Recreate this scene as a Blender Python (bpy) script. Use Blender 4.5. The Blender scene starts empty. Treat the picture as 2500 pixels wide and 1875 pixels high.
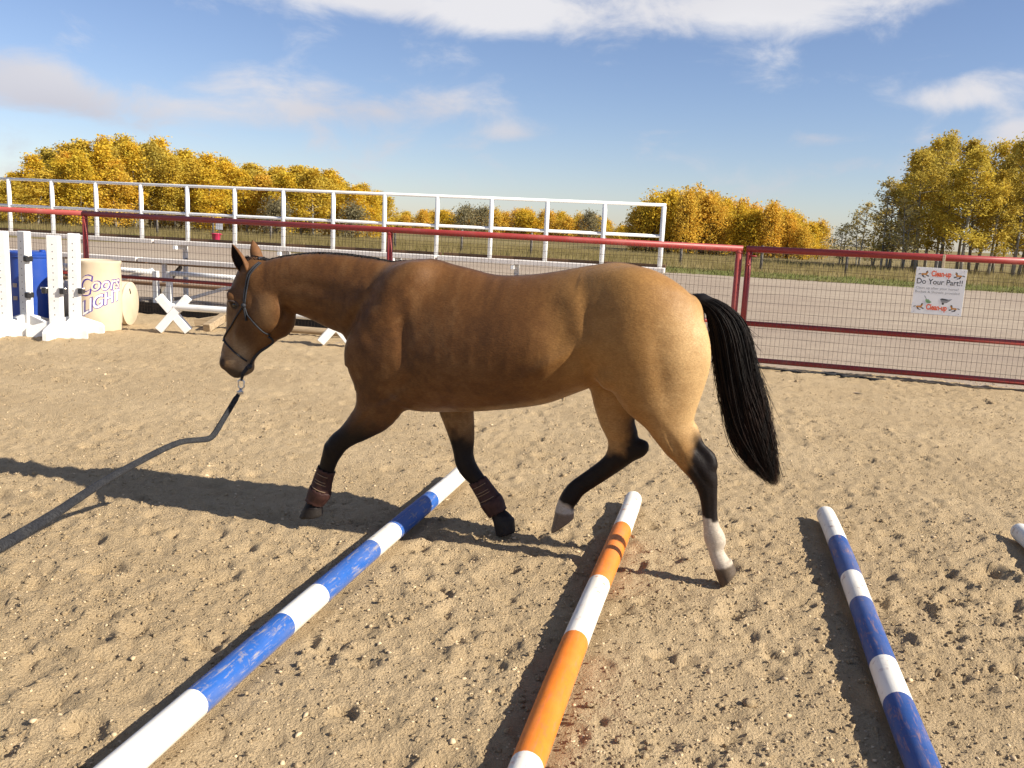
import bpy, bmesh, math, random
import numpy as np
from mathutils import Vector, Matrix, Euler

# ---------------------------------------------------------------- camera, sky, sun, exposure
scene = bpy.context.scene
col = scene.collection
R = math.radians
CAM_H = 1.5
PITCH, ROLL = R(9.9), R(2.8)
fwd = Vector((0, math.cos(PITCH), -math.sin(PITCH)))
up0 = Vector((0, math.sin(PITCH), math.cos(PITCH)))
rt0 = Vector((1, 0, 0))
rt = rt0*math.cos(ROLL) + up0*math.sin(ROLL)
upv = up0*math.cos(ROLL) - rt0*math.sin(ROLL)
cam_data = bpy.data.cameras.new('camera')
cam_data.sensor_width = 36.0
cam_data.lens = 31.12
cam_data.clip_start = 0.05
cam_data.clip_end = 6000.0
cam = bpy.data.objects.new('camera', cam_data)
col.objects.link(cam)
cm = Matrix(((rt.x, upv.x, -fwd.x, 0), (rt.y, upv.y, -fwd.y, 0), (rt.z, upv.z, -fwd.z, CAM_H), (0, 0, 0, 1)))
cam.matrix_world = cm
scene.camera = cam

SUN_EL, SUN_A = R(33.0), R(20.5)          # elevation; the sun stands to the right and 20.5 degrees behind the camera
to_sun = Vector((math.cos(SUN_EL)*math.cos(SUN_A), -math.cos(SUN_EL)*math.sin(SUN_A), math.sin(SUN_EL)))
sun_data = bpy.data.lights.new('sun', 'SUN')
sun_data.energy = 4.6
sun_data.angle = R(0.53)
sun_data.color = (1.0, 0.93, 0.80)
sun = bpy.data.objects.new('sun', sun_data)
sun.rotation_euler = (-to_sun).to_track_quat('-Z', 'Y').to_euler()
sun.location = (20, -8, 16)
col.objects.link(sun)

world = bpy.data.worlds.new('World')
scene.world = world
world.use_nodes = True
wn, wl = world.node_tree.nodes, world.node_tree.links
wn.clear()
w_out = wn.new('ShaderNodeOutputWorld')
w_bg = wn.new('ShaderNodeBackground')
w_bg.inputs['Strength'].default_value = 0.06
wl.new(w_bg.outputs[0], w_out.inputs[0])
w_sky = wn.new('ShaderNodeTexSky')
w_sky.sky_type = 'NISHITA'
w_sky.sun_disc = False
w_sky.sun_elevation = SUN_EL
w_sky.sun_rotation = math.pi/2 + SUN_A     # clockwise from +Y
w_sky.altitude = 600
w_sky.air_density = 1.0
w_sky.dust_density = 0.5
w_sky.ozone_density = 1.3

def _wm(op, a, b=None, c=None, clamp=False):
    n = wn.new('ShaderNodeMath'); n.operation = op; n.use_clamp = clamp
    for i, v in enumerate((a, b, c)):
        if v is None: continue
        if isinstance(v, (int, float)): n.inputs[i].default_value = v
        else: wl.new(v, n.inputs[i])
    return n.outputs[0]

w_tc = wn.new('ShaderNodeTexCoord')
w_sep = wn.new('ShaderNodeSeparateXYZ')
wl.new(w_tc.outputs['Generated'], w_sep.inputs[0])
w_az = _wm('ARCTAN2', w_sep.outputs[0], w_sep.outputs[1])
w_el = _wm('ARCSINE', w_sep.outputs[2])
w_comb = wn.new('ShaderNodeCombineXYZ')
wl.new(w_az, w_comb.inputs[0]); wl.new(w_el, w_comb.inputs[1])
w_flat = wn.new('ShaderNodeVectorMath'); w_flat.operation = 'MULTIPLY'
wl.new(w_comb.outputs[0], w_flat.inputs[0]); w_flat.inputs[1].default_value = (1.0, 2.1, 1.0)
def _wnoise(scale, detail, rough, dist=0.0):
    n = wn.new('ShaderNodeTexNoise'); n.noise_dimensions = '2D'; n.inputs['Scale'].default_value = scale
    n.inputs['Detail'].default_value = detail; n.inputs['Roughness'].default_value = rough
    n.inputs['Distortion'].default_value = dist
    wl.new(w_flat.outputs[0], n.inputs['Vector']); return n.outputs['Fac']
w_n1 = _wnoise(9.5, 8, 0.60, 0.3)
w_n3 = _wnoise(5.0, 1, 0.5)
# clouds: (azimuth, elevation, half width, half height, weight) in degrees
CLOUDS = [
    (1.4, 13.64, 14.99, 1.65, 1.00),
    (14.8, 13.57, 5.86, 1.50, 0.80),
    (-11.0, 12.86, 6.88, 0.77, 0.60),
    (-3.6, 12.50, 7.51, 1.01, 0.70),
    (-28.2, 6.99, 2.55, 1.23, 0.96),
    (-27.4, 5.79, 4.47, 0.99, 0.74),
    (-23.3, 5.76, 3.22, 0.87, 0.32),
    (-18.4, 8.18, 1.80, 0.88, 0.47),
    (-16.5, 6.24, 3.95, 0.98, 0.85),
    (-13.6, 7.52, 2.82, 1.21, 0.47),
    (-8.2, 7.03, 4.89, 1.12, 0.90),
    (-4.7, 7.53, 1.72, 0.87, 0.53),
    (-1.0, 5.90, 2.35, 0.57, 0.59),
    (3.0, 6.45, 3.80, 0.49, 0.20),
    (17.6, 6.20, 1.72, 0.47, 0.60),
    (20.5, 6.51, 1.11, 0.41, 0.35),
    (26.2, 8.68, 3.91, 0.85, 0.85),
    (23.8, 8.18, 2.69, 0.55, 0.40),
    (27.1, 9.61, 1.95, 0.63, 0.50),
    (23.7, 6.30, 0.74, 0.49, 0.60),
    (28.1, 6.19, 1.46, 1.08, 0.90),
    (12.7, 10.59, 3.77, 0.63, 0.34),
    (4.3, 10.20, 1.25, 0.23, 0.30),
    (8.1, 6.34, 1.50, 0.24, 0.30),
    (-22.0, 4.0, 15.0, 1.6, 0.28), (-6.0, 4.6, 9.0, 0.9, 0.22),
    (-58, 11, 14, 3, 0.85), (60, 13, 14, 3, 0.85), (115, 20, 22, 6, 0.85), (-115, 18, 22, 6, 0.85), (170, 24, 24, 7, 0.85), (-8, 42, 45, 10, 0.8), (36, 21, 12, 4, 0.7), (-34, 24, 14, 4, 0.7), (95, 48, 40, 9, 0.75), (-105, 45, 40, 9, 0.75), (180, 55, 40, 10, 0.7),  # unseen clouds outside the view, enlarged overhead to whiten the fill light
]
w_sum = _wm('MULTIPLY', w_n1, 2.3)
for az, el, sa, se, wt in CLOUDS:
    v1 = wn.new('ShaderNodeVectorMath'); v1.operation = 'MULTIPLY_ADD'
    wl.new(w_comb.outputs[0], v1.inputs[0])
    v1.inputs[1].default_value = (1/R(sa), 1/R(se), 0); v1.inputs[2].default_value = (-az/sa, -el/se, 0)
    v2 = wn.new('ShaderNodeVectorMath'); v2.operation = 'DOT_PRODUCT'
    wl.new(v1.outputs[0], v2.inputs[0]); wl.new(v1.outputs[0], v2.inputs[1])
    w_sum = _wm('MULTIPLY_ADD', _wm('POWER', 0.41, v2.outputs['Value']), wt, w_sum)
w_d = w_sum
w_mask = wn.new('ShaderNodeMapRange'); w_mask.interpolation_type = 'SMOOTHSTEP'
wl.new(w_d, w_mask.inputs[0])
w_mask.inputs[1].default_value = 1.24; w_mask.inputs[2].default_value = 2.45
w_mask.inputs[3].default_value = 0.0; w_mask.inputs[4].default_value = 0.90
w_cc = wn.new('ShaderNodeMapRange')       # thick cloud a little greyer than its thin sunlit edge
wl.new(w_n3, w_cc.inputs[0]); w_cc.inputs[1].default_value = 0.3; w_cc.inputs[2].default_value = 0.7
w_cc.inputs[3].default_value = 0.0; w_cc.inputs[4].default_value = 1.0
w_ccol = wn.new('ShaderNodeMix'); w_ccol.data_type = 'RGBA'
w_ccol.inputs['A'].default_value = (5.3, 5.15, 5.7, 1); w_ccol.inputs['B'].default_value = (7.9, 7.75, 7.85, 1)
w_low = wn.new('ShaderNodeMapRange'); wl.new(w_el, w_low.inputs[0])      # low clouds are seen from their shaded side
w_low.inputs[1].default_value = R(5.0); w_low.inputs[2].default_value = R(12.5); w_low.inputs[3].default_value = 0.05; w_low.inputs[4].default_value = 0.85
wl.new(_wm('MULTIPLY_ADD', w_cc.outputs[0], 0.35, w_low.outputs[0], clamp=True), w_ccol.inputs['Factor'])
w_mix = wn.new('ShaderNodeMix'); w_mix.data_type = 'RGBA'
wl.new(w_mask.outputs[0], w_mix.inputs['Factor'])
w_tint = wn.new('ShaderNodeMix'); w_tint.data_type = 'RGBA'; w_tint.blend_type = 'MULTIPLY'; w_tint.inputs['Factor'].default_value = 1.0
wl.new(w_sky.outputs[0], w_tint.inputs['A']); w_tint.inputs['B'].default_value = (1.0, 1.0, 1.17, 1)
wl.new(w_tint.outputs['Result'], w_mix.inputs['A']); wl.new(w_ccol.outputs['Result'], w_mix.inputs['B'])
wl.new(w_mix.outputs['Result'], w_bg.inputs['Color'])

scene.view_settings.view_transform = 'Standard'
scene.view_settings.look = 'None'
scene.view_settings.gamma = 1.0
scene.view_settings.exposure = 0.90
scene.view_settings.use_curve_mapping = False
scene.cycles.max_bounces = 4
scene.cycles.transparent_max_bounces = 8

# ---------------------------------------------------------------- helpers
rng = np.random.default_rng(7)
random.seed(7)

class MB:
    """collects boxes, bars and tubes; build() links them as one mesh object"""
    def __init__(self): self.v = []; self.f = []
    def add(self, vs, fs):
        o = len(self.v); self.v += [tuple(p) for p in vs]; self.f += [tuple(i + o for i in f) for f in fs]; return self
    def box(self, c, s, rot=None, bevel=0.0, taper=1.0):
        x, y, z = s[0]/2, s[1]/2, s[2]/2
        b = min(bevel, x*0.6, y*0.6, z*0.6)
        m = rot if rot is not None else Matrix.Identity(3)
        c = Vector(c)
        if b <= 0:
            pts = [(-x,-y,-z),(x,-y,-z),(x,y,-z),(-x,y,-z),(-x*taper,-y*taper,z),(x*taper,-y*taper,z),(x*taper,y*taper,z),(-x*taper,y*taper,z)]
            return self.add([c + m @ Vector(p) for p in pts], [(0,3,2,1),(4,5,6,7),(0,1,5,4),(1,2,6,5),(2,3,7,6),(3,0,4,7)])
        def ring(xx, yy, zz, bb):
            return [(-xx+bb,-yy,zz),(xx-bb,-yy,zz),(xx,-yy+bb,zz),(xx,yy-bb,zz),(xx-bb,yy,zz),(-xx+bb,yy,zz),(-xx,yy-bb,zz),(-xx,-yy+bb,zz)]
        pts = ring(x-b, y-b, -z, b*0.5) + ring(x, y, -z+b, b) + ring(x, y, z-b, b) + ring(x-b, y-b, z, b*0.5)
        fs = [tuple(reversed(range(8))), tuple(range(24, 32))]
        for k in range(3):
            for i in range(8):
                j = (i+1) % 8
                fs.append((k*8+i, k*8+j, (k+1)*8+j, (k+1)*8+i))
        return self.add([c + m @ Vector(p) for p in pts], fs)
    def tube(self, path, r, n=8, caps=True, flat=None, up=None):
        """sweep a ring of n points along the path; r a number or list; flat=(a,b) scales the ring's two axes"""
        P = [Vector(p) for p in path]; k = len(P)
        rs = [r]*k if isinstance(r, (int, float)) else list(r)
        vs = []; ref = Vector(up) if up is not None else None
        for i in range(k):
            t = (P[min(i+1, k-1)] - P[max(i-1, 0)]).normalized()
            if ref is None:
                ref = Vector((0,0,1)) if abs(t.z) < 0.9 else Vector((1,0,0))
            a = (ref - t*ref.dot(t)).normalized(); b = t.cross(a)
            ref = a
            fa, fb = flat if flat else (1, 1)
            for j in range(n):
                q = 2*math.pi*j/n
                vs.append(P[i] + a*(math.cos(q)*rs[i]*fa) + b*(math.sin(q)*rs[i]*fb))
        fs = []
        for i in range(k-1):
            for j in range(n):
                jj = (j+1) % n
                fs.append((i*n+j, i*n+jj, (i+1)*n+jj, (i+1)*n+j))
        if caps:
            fs.append(tuple(reversed(range(n)))); fs.append(tuple(range((k-1)*n, k*n)))
        return self.add(vs, fs)
    def lathe(self, prof, n=32, c=(0,0,0), m=None):
        """revolve (radius, height) pairs about z"""
        m = m if m is not None else Matrix.Identity(3); c = Vector(c)
        vs = []; fs = []
        for r_, z_ in prof:
            for j in range(n):
                q = 2*math.pi*j/n
                vs.append(c + m @ Vector((r_*math.cos(q), r_*math.sin(q), z_)))
        for i in range(len(prof)-1):
            for j in range(n):
                jj = (j+1) % n
                fs.append((i*n+j, i*n+jj, (i+1)*n+jj, (i+1)*n+j))
        if prof[0][0] > 1e-6: fs.append(tuple(reversed(range(n))))
        if prof[-1][0] > 1e-6: fs.append(tuple(range((len(prof)-1)*n, len(prof)*n)))
        return self.add(vs, fs)
    def build(self, name, material, parent=None, smooth=False, angle=None):
        me = bpy.data.meshes.new(name)
        me.from_pydata(self.v, [], self.f)
        me.materials.append(material)
        if smooth or angle:
            me.polygons.foreach_set('use_smooth', [True]*len(me.polygons))
            if angle: me.set_sharp_from_angle(angle=R(angle))
        me.update()
        o = bpy.data.objects.new(name, me); col.objects.link(o)
        if parent is not None: o.parent = parent
        return o

def np_mesh(name, verts, faces, material, parent=None, smooth=True):
    """mesh object from numpy arrays; faces (n,3) or (n,4)"""
    me = bpy.data.meshes.new(name)
    verts = np.asarray(verts, np.float32); faces = np.asarray(faces, np.int32)
    k = faces.shape[1]
    me.vertices.add(len(verts)); me.vertices.foreach_set('co', verts.ravel())
    me.loops.add(faces.size); me.loops.foreach_set('vertex_index', faces.ravel())
    me.polygons.add(len(faces)); me.polygons.foreach_set('loop_start', np.arange(0, faces.size, k, dtype=np.int32))
    if smooth: me.polygons.foreach_set('use_smooth', np.ones(len(faces), bool))
    me.materials.append(material); me.update(calc_edges=True); me.validate()
    o = bpy.data.objects.new(name, me); col.objects.link(o)
    if parent is not None: o.parent = parent
    return o

def tag(o, label=None, cat=None, group=None, kind=None):
    if label: o['label'] = label
    if cat: o['category'] = cat
    if group: o['group'] = group
    if kind: o['kind'] = kind
    return o

def thing(name, label, cat, loc=(0,0,0), rotz=0.0, group=None):
    o = bpy.data.objects.new(name, None); col.objects.link(o)
    o.empty_display_size = 0.1
    o.location = loc; o.rotation_euler = (0, 0, rotz)
    return tag(o, label, cat, group)

def copy_tree(o, parent=None):
    c = o.copy(); col.objects.link(c); c.parent = parent
    for ch in list(o.children): copy_tree(ch, c)
    return c

def vnoise(x, y, seed=0):
    """smooth value noise on arrays, range 0..1"""
    xi = np.floor(x).astype(np.int64); yi = np.floor(y).astype(np.int64)
    fx = x - xi; fy = y - yi
    fx = fx*fx*fx*(fx*(fx*6-15)+10); fy = fy*fy*fy*(fy*(fy*6-15)+10)
    def h(a, b):
        n = (a*374761393 + b*668265263 + seed*1442695041) & 0xFFFFFFFF
        n = ((n ^ (n >> 13))*1274126177) & 0xFFFFFFFF
        n = ((n ^ (n >> 16))*2246822519) & 0xFFFFFFFF
        return ((n ^ (n >> 15)) & 0xFFFFFF)/float(0xFFFFFF)
    a = h(xi, yi); b = h(xi+1, yi); c = h(xi, yi+1); d = h(xi+1, yi+1)
    return (a*(1-fx)+b*fx)*(1-fy) + (c*(1-fx)+d*fx)*fy

# ---------------------------------------------------------------- materials
class NT:
    """small node-tree builder"""
    def __init__(self, name):
        self.m = bpy.data.materials.new(name); self.m.use_nodes = True
        self.n = self.m.node_tree.nodes; self.l = self.m.node_tree.links
        self.bsdf = self.n['Principled BSDF']; self.out = self.n['Material Output']
        self.tc = self.n.new('ShaderNodeTexCoord')
    def put(self, sock, v):
        if isinstance(v, (int, float)): sock.default_value = v
        elif isinstance(v, (tuple, list)): sock.default_value = tuple(v) + ((1,) if len(v) == 3 and sock.type == 'RGBA' else ())
        else: self.l.new(v, sock)
    def noise(self, scale, detail=4, rough=0.55, vec=None, dist=0.0):
        n = self.n.new('ShaderNodeTexNoise')
        n.inputs['Scale'].default_value = scale; n.inputs['Detail'].default_value = detail
        n.inputs['Roughness'].default_value = rough; n.inputs['Distortion'].default_value = dist
        self.l.new(vec if vec is not None else self.tc.outputs['Object'], n.inputs['Vector'])
        return n.outputs['Fac']
    def voronoi(self, scale, vec=None, feature='F1'):
        n = self.n.new('ShaderNodeTexVoronoi'); n.feature = feature; n.inputs['Scale'].default_value = scale
        self.l.new(vec if vec is not None else self.tc.outputs['Object'], n.inputs['Vector'])
        return n.outputs['Distance']
    def scaled(self, s, src=None):
        n = self.n.new('ShaderNodeMapping'); n.inputs['Scale'].default_value = s
        self.l.new(src if src is not None else self.tc.outputs['Object'], n.inputs['Vector']); return n.outputs[0]
    def rng(self, v, a, b, lo=0.0, hi=1.0, smooth=False):
        n = self.n.new('ShaderNodeMapRange')
        if smooth: n.interpolation_type = 'SMOOTHSTEP'
        self.l.new(v, n.inputs[0])
        for i, q in enumerate((a, b, lo, hi)): n.inputs[i+1].default_value = q
        return n.outputs[0]
    def math(self, op, a, b=None, clamp=False):
        n = self.n.new('ShaderNodeMath'); n.operation = op; n.use_clamp = clamp
        self.put(n.inputs[0], a)
        if b is not None: self.put(n.inputs[1], b)
        return n.outputs[0]
    def mix(self, f, a, b, blend='MIX'):
        n = self.n.new('ShaderNodeMix'); n.data_type = 'RGBA'; n.blend_type = blend
        self.put(n.inputs['Factor'], f); self.put(n.inputs['A'], a); self.put(n.inputs['B'], b)
        return n.outputs['Result']
    def attr(self, name):
        n = self.n.new('ShaderNodeAttribute'); n.attribute_name = name; return n
    def bump(self, h, strength=0.3, dist=0.01):
        n = self.n.new('ShaderNodeBump'); n.inputs['Strength'].default_value = strength; n.inputs['Distance'].default_value = dist
        self.l.new(h, n.inputs['Height']); self.l.new(n.outputs[0], self.bsdf.inputs['Normal']); return n
    def set(self, color=None, rough=None, spec=None, metal=None, **kw):
        b = self.bsdf.inputs
        if color is not None: self.put(b['Base Color'], color)
        if rough is not None: self.put(b['Roughness'], rough)
        if spec is not None: self.put(b['Specular IOR Level'], spec)
        if metal is not None: self.put(b['Metallic'], metal)
        for k, v in kw.items(): self.put(b[k.replace('_', ' ')], v)
        return self.m

def paint(name, c, dirt=(0.33, 0.25, 0.17), rough=0.45, amount=0.35, scale=6.0, chip=None, bump=0.08):
    """weathered paint: base colour, soft blotches of dust, small chips"""
    t = NT(name)
    n1 = t.noise(scale, 6, 0.6); n2 = t.noise(scale*9, 3, 0.6)
    f = t.math('MULTIPLY', t.rng(n1, 0.45, 0.75, 0, 1, True), amount)
    cc = t.mix(f, c, dirt)
    cc = t.mix(t.rng(n2, 0.35, 0.7, 0.0, 0.18), cc, tuple(x*0.55 for x in c))
    if chip is not None:
        cc = t.mix(t.rng(t.noise(scale*5, 5, 0.7), 0.66, 0.70, 0, 0.85), cc, chip)
    t.bump(n2, bump, 0.004)
    return t.set(cc, t.rng(n1, 0.3, 0.7, rough-0.08, rough+0.15), 0.4)
# ================================================================ the setting: field, track, arena sand
FA = Vector((-5.97, 13.31, 0)); FB = Vector((5.65, 9.79, 0))          # the red fence's line
FD = (FB-FA).normalized(); FN = Vector((-FD.y, FD.x, 0))              # along it; away from the arena
F_ANG = math.atan2(FD.y, FD.x)
def fence_pt(s, z=0.0, off=0.0): return FA + FD*s + FN*off + Vector((0, 0, z))

def struct(o): o['kind'] = 'structure'; return o

# field: dry autumn grass to the horizon
t = NT('field_grass')
g1 = t.noise(0.045, 5, 0.6); g2 = t.noise(0.9, 5, 0.65); g3 = t.noise(6.0, 4, 0.6)
c1 = t.mix(t.rng(g1, 0.38, 0.62, 0, 1, True), (0.185, 0.145, 0.055), (0.265, 0.195, 0.095))
c1 = t.mix(t.rng(g2, 0.35, 0.65, 0, 0.55), c1, (0.10, 0.098, 0.032))
c1 = t.mix(t.rng(g3, 0.3, 0.7, 0, 0.5), c1, (0.30, 0.23, 0.11))
t.bump(g3, 0.6, 0.15)
M_FIELD = t.set(c1, 0.95, 0.1)
ys = [-40, 0, 20, 34, 36, 38, 40, 42, 45, 50, 56, 62, 70, 80, 95, 120, 160, 220, 320, 500, 800, 1500, 3000]
xs = [-3000, -1500, -800, -400, -200, -120, -90, -70, -60, -50, -42, -35, -30, -25, -20, -15, -10, -5, 0, 5, 10, 15, 20, 25, 30, 35, 42, 50, 60, 70, 90, 120, 200, 400, 800, 1500, 3000]
gv = []
for y in ys:
    for x in xs:
        amp = 0.0 if y < 34 else min(1.0, (y-34)/12)*0.16
        gv.append((x, y, (-0.030 if y > 25 else -0.30) + amp*(float(vnoise(np.array(x*0.13+50), np.array(y*0.13+20), 2))-0.5)))
nx = len(xs)
gf = [(j*nx+i, j*nx+i+1, (j+1)*nx+i+1, (j+1)*nx+i) for j in range(len(ys)-1) for i in range(nx-1)]
struct(np_mesh('field', gv, gf, M_FIELD))

# mown green verge and the gravel track between fence and field
t = NT('verge_grass')
g2 = t.noise(0.35, 5, 0.6); g3 = t.noise(5.0, 4, 0.6)
c1 = t.mix(t.rng(g2, 0.35, 0.65, 0, 1, True), (0.105, 0.135, 0.030), (0.17, 0.165, 0.055))
t.bump(g3, 0.5, 0.08)
M_VERGE = t.set(t.mix(t.rng(g3, 0.35, 0.7, 0, 0.6), c1, (0.20, 0.17, 0.075)), 0.95, 0.1)
t = NT('track_gravel')
g1 = t.noise(0.12, 4, 0.6); g2 = t.noise(2.2, 6, 0.7); g3 = t.noise(26, 4, 0.7); g4 = t.noise(1.0, 4, 0.6, t.scaled((0.12, 0.9, 1)))
c1 = t.mix(t.rng(g1, 0.40, 0.60, 0, 1, True), (0.345, 0.270, 0.202), (0.395, 0.318, 0.238))
c1 = t.mix(t.rng(g4, 0.45, 0.65, 0, 0.45), c1, (0.255, 0.195, 0.155))
c1 = t.mix(t.rng(g2, 0.40, 0.68, 0, 0.35), c1, (0.23, 0.175, 0.13))
c1 = t.mix(t.rng(g3, 0.58, 0.70, 0, 0.5), c1, (0.52, 0.44, 0.35))
t.bump(t.math('ADD', g2, t.math('MULTIPLY', g3, 0.4)), 0.6, 0.05)
M_TRACK = t.set(c1, 0.95, 0.12)
def band(name, near, far, z, material, seed):
    """a strip parallel to the fence, between two distances from its line, with a wavy far edge"""
    V = []; Fs = []
    S = np.linspace(-70, 70, 141)
    for k in range(7):
        q = k/6
        for s in S:
            o = near + (far-near)*q
            if k == 6: o += 1.2*(float(vnoise(np.array(s*0.35+90), np.array(1.5), seed))-0.5)
            p = fence_pt(s, z, o)
            V.append((p.x, p.y, z))
    for k in range(6):
        for i in range(140):
            Fs.append((k*141+i, k*141+i+1, (k+1)*141+i+1, (k+1)*141+i))
    return struct(np_mesh(name, V, Fs, material))
band('verge', 24.0, 34.5, -0.022, M_VERGE, 4)
band('track', -1.2, 28.0, -0.014, M_TRACK, 6)

# arena sand: churned, with hoof prints pressed into it
POLES = [   # far end, near end, on the sand
    ((-0.276, 5.156), (-1.119, 1.594)), ((0.717, 4.810), (-0.142, 1.253)), ((1.758, 4.699), (0.968, 1.126)), ((2.748, 4.560), (1.943, 0.990))]
pr = np.random.default_rng(21)
PR_N = 1500
prx = np.concatenate([pr.uniform(-5.5, 5.5, PR_N), pr.uniform(-3.2, 3.2, 500)]); pry = np.concatenate([pr.uniform(1.0, 12.5, PR_N), pr.uniform(1.4, 4.5, 500)])
prr = pr.uniform(0.028, 0.075, PR_N+500); prd = pr.uniform(0.004, 0.018, PR_N+500)*(prr/0.06); pra = pr.uniform(0, 6.28, PR_N+500)
def sand_height(x, y):
    """height of the sand (arrays)"""
    x = np.asarray(x, float); y = np.asarray(y, float)
    h = 0.024*(vnoise(x*1.1, y*1.1, 31)-0.5) + 0.014*(vnoise(x*3.1, y*3.1, 32)-0.5)
    m = vnoise(x*0.9+7, y*0.9, 40)
    h += (0.004+0.012*m)*(np.abs(vnoise(x*8.5, y*8.5, 33)-0.5)*-2+0.6)
    h += (0.006+0.011*m)*(vnoise(x*19, y*19, 34)-0.5)
    h += (0.005+0.010*m)*(vnoise(x*43, y*43, 35)-0.5)
    h += 0.009*(vnoise(x*90, y*90, 36)-0.5)
    return h
def press_prints(x, y, h):
    """cells of the mesh near each print are lowered, with a pushed-up rim"""
    cell = 0.25
    kx = np.floor(x/cell).astype(int); ky = np.floor(y/cell).astype(int)
    order = {}
    key = kx*10000+ky
    srt = np.argsort(key, kind='stable'); ks = key[srt]
    for i in range(len(prx)):
        cx, cy = prx[i], pry[i]
        for ax_ in range(int((cx-0.2)//cell), int((cx+0.2)//cell)+1):
            for ay_ in range(int((cy-0.2)//cell), int((cy+0.2)//cell)+1):
                k = ax_*10000+ay_
                a = np.searchsorted(ks, k, 'left'); b = np.searchsorted(ks, k, 'right')
                if a == b: continue
                id_ = srt[a:b]
                dx, dy = x[id_]-cx, y[id_]-cy
                c, s = math.cos(pra[i]), math.sin(pra[i])
                e = np.hypot((dx*c+dy*s)/1.25, -dx*s+dy*c)/prr[i]
                tilt = 1+0.7*(dx*c+dy*s)/prr[i]
                if i % 3 == 0:      # a shod hoof: crescent rim pressed deeper than the sole
                    al = dx*c+dy*s
                    h[id_] += 0.017*(-np.exp(-((e-0.85)/0.26)**2)*np.clip(0.6+al/prr[i], 0, 1.2) - 0.35*np.exp(-e**2*1.2) + 0.35*np.exp(-((e-1.5)/0.25)**2))
                    continue
                h[id_] += prd[i]*(-np.exp(-(e**2)*1.4)*np.clip(tilt, 0.1, 1.8) + 0.45*np.exp(-((e-1.35)/0.35)**2))
    return h
# a sheet of rows that widen with distance
NY, NXH = 430, 250
rowy = [-3.0, -1.0, 0.3]
y = 0.9
while y < 16.5:
    rowy.append(y); y += 0.0125*max(1.0, (y/2.6))**1.15
rowy = np.array(rowy)
sx = np.linspace(0, 1, NXH)
half = np.concatenate([sx*1.0, 1.0 + np.linspace(0.05, 1, 22)**2*9.0])
half = np.concatenate([-half[::-1][:-1], half])
X = half[None, :]*(0.66*np.maximum(rowy, 1.6)+0.75)[:, None]; Y = np.repeat(rowy[:, None], len(half), 1)
hf = sand_height(X.ravel(), Y.ravel())
hf = press_prints(X.ravel(), Y.ravel(), hf)
# the sand under each pole is pressed flat, and a little is banked against it
for (a_, b_) in POLES:
    a_, b_ = np.array(a_), np.array(b_); d_ = b_-a_; L_ = np.linalg.norm(d_); d_ /= L_
    s_ = (X.ravel()-a_[0])*d_[0]+(Y.ravel()-a_[1])*d_[1]; w_ = np.abs(-(X.ravel()-a_[0])*d_[1]+(Y.ravel()-a_[1])*d_[0])
    near = (s_ > -0.05) & (s_ < L_+0.05)
    k_ = np.where(near, np.exp(-(w_/0.105)**4), 0)
    hf = hf*(1-k_) + (-0.012)*k_
    hf += np.where(near, 0.008*np.exp(-((w_-0.075)/0.03)**2), 0)
for hx, hy in ((0.968, 3.70), (-0.02, 4.13)):
    k_ = np.exp(-(np.hypot(X.ravel()-hx, Y.ravel()-hy)/0.09)**2); hf = hf*(1-k_) - 0.004*k_
V = np.stack([X.ravel(), Y.ravel(), hf], 1)
nr, nc = X.shape
id_ = np.arange(nr*nc).reshape(nr, nc)
Fq = np.stack([id_[:-1, :-1], id_[:-1, 1:], id_[1:, 1:], id_[1:, :-1]], -1).reshape(-1, 4)
cen = V[Fq].mean(1)
beyond = (cen[:, 0]-FA.x)*FN.x + (cen[:, 1]-FA.y)*FN.y
Fq = Fq[beyond < 0.22 + 0.12*(vnoise(cen[:, 0]*3, cen[:, 1]*3, 71)-0.5)]
t = NT('arena_sand')
a1 = t.noise(0.8, 5, 0.6); a2 = t.noise(7, 6, 0.7); a3 = t.noise(60, 5, 0.75); a4 = t.noise(240, 3, 0.7)
vz = t.n.new('ShaderNodeTexVoronoi'); vz.inputs['Scale'].default_value = 95; t.l.new(t.tc.outputs['Object'], vz.inputs['Vector'])
c1 = t.mix(t.rng(a1, 0.38, 0.60, 0, 1, True), (0.585, 0.434, 0.256), (0.515, 0.376, 0.216))
c1 = t.mix(t.rng(a2, 0.45, 0.72, 0, 0.42), c1, (0.41, 0.295, 0.160))
c1 = t.mix(t.rng(a3, 0.35, 0.72, 0, 0.45), c1, (0.36, 0.265, 0.16))
c1 = t.mix(t.rng(a4, 0.56, 0.74, 0, 0.60), c1, (0.68, 0.55, 0.36))
red = t.noise(2.1, 3, 0.6)
hh = t.math('ADD', t.math('MULTIPLY', a3, 0.8), t.math('ADD', t.math('MULTIPLY', a4, 0.35), t.math('MULTIPLY', t.rng(vz.outputs['Distance'], 0.0, 0.6, 1, 0), 0.35)))
t.bump(hh, 1.0, 0.016)
M_SAND = t.set(c1, 0.95, 0.12)
used, inv = np.unique(Fq, return_inverse=True)
struct(np_mesh('arena_sand', V[used], inv.reshape(-1, 4), M_SAND))

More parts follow.
